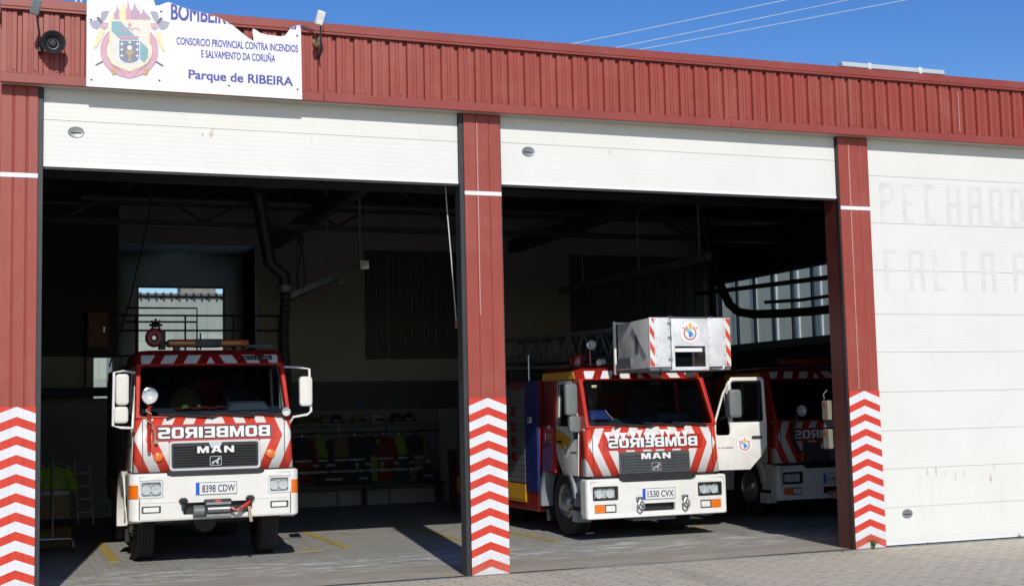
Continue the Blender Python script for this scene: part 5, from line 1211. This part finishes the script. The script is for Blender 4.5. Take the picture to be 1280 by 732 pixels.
q = MB(); q.tube([(-.03, 0, .3), (-.0, 0, -.3), (.05, 0, -1.0), (.09, .0, -1.65)], .008, 5); q.build('cord', 'cord_white', pc); q = MB(); q.lathe([(0, -.04), (.02, -.03), (.015, .03), (0, .04)], (.09, 0, -1.68), (0, 0, 1), 8); q.build('grip', 'c_red', pc)
lc = thing('lifting_rope', 'dark rope hanging from the roof in the left bay', 'rope', (2.1, 7.0, 5.9))
q = MB(); q.tube([(.15, 0, .2), (.05, 0, -.8), (-.25, 0, -2.2), (-.55, 0, -3.2)], .014, 6); q.build('rope', 'black_rubber', lc); q = MB(); q.lathe([(0, -.05), (.05, -.03), (.05, .03), (0, .05)], (.15, 0, .22), (1, 0, 0), 12); q.build('pulley', 'dark_metal', lc)

# ------------------------------------------------------------------ neighbours seen through the windows
nb = thing('neighbour_house', 'pale ribbed building with a stone chimney seen through the rear window', 'building', (-6, 22, 0))
q = MB(); x = 0
while x < 30: q.box(x, x+.34, 0, 3, -.1, 5.13); q.box(x+.341, x+.399, .03, 3, -.1, 5.12); x += .4
q.build('wall', 'neighbour_wall', nb, smooth=0)
q = MB(); q.hexa([(-.1, -.12, 5.16), (30.3, -.12, 5.16), (30.3, 3, 5.1), (-.1, 3, 5.1), (-.1, -.12, 5.22), (30.3, -.12, 5.22), (30.3, 3, 5.18), (-.1, 3, 5.18)])
for i in range(150): q.cyl((i*.2, -.28, 5.215), (i*.2, .2, 5.225), .03, 6)
rf = q.build('roof', 'tile', nb)
q = MB(); q.box(10.55, 11.5, .6, 1.4, 5.1, 6.6); q.build('chimney', 'stone', rf)
nw = thing('neighbour_warehouse', 'grey green warehouse with pale ribs beyond the right side windows', 'building', (20.5, 2, 0))
q = MB(); q.box(0, 6, 0, 26, -.1, 8); q.build('wall', 'warehouse_wall', nw)
q = MB(); y = .3
while y < 25.8: q.box(-.05, -.001, y, y+.09, 0, 7.9); y += 1.1
q.build('rib', 'c_lightgrey', nw)
q = MB(); q.box(-.2, 6.2, -.2, 26.2, 8.001, 8.2); q.build('roof', 'tile', nw)

# ------------------------------------------------------------------ weeds in the joints
def weed(x, y, h, n, lab, seed):
    rs = random.Random(seed); q = MB()
    for i in range(n):
        a = rs.uniform(0, 2*math.pi); l = h*rs.uniform(.5, 1.1); lean = rs.uniform(.2, .9); wd = h*.06
        dx, dy = math.cos(a), math.sin(a); pts = [(dx*l*lean*t_**1.5, dy*l*lean*.5*t_**1.5, l*t_*(1-.25*t_*lean)) for t_ in (0, .35, .7, 1)]
        vs_ = []
        for j, p in enumerate(pts): ww = wd*(1-.85*j/3)*(.6 if j == 0 else 1); vs_ += [(p[0]-dy*ww, p[1]+dx*ww, p[2]), (p[0]+dy*ww, p[1]-dx*ww, p[2])]
        q.add(vs_, [(2*j, 2*j+1, 2*j+3, 2*j+2) for j in range(3)])
    o = q.build('weed', 'leaf', None, smooth=0); o.location = (x, y, -.008); return tag(o, lab, 'weed', 'weeds in the paving joints')
weed(10.53, -.05, .16, 26, 'leafy weed growing at the foot of the striped right pillar', 1)
weed(10.02, -.10, .06, 14, 'small weed in the joint left of the right pillar', 2)
weed(11.40, -.02, .05, 22, 'low weed tuft under the shut white door', 3)
weed(12.94, .0, .08, 22, 'weed at the foot of the shut door near the right edge', 4)
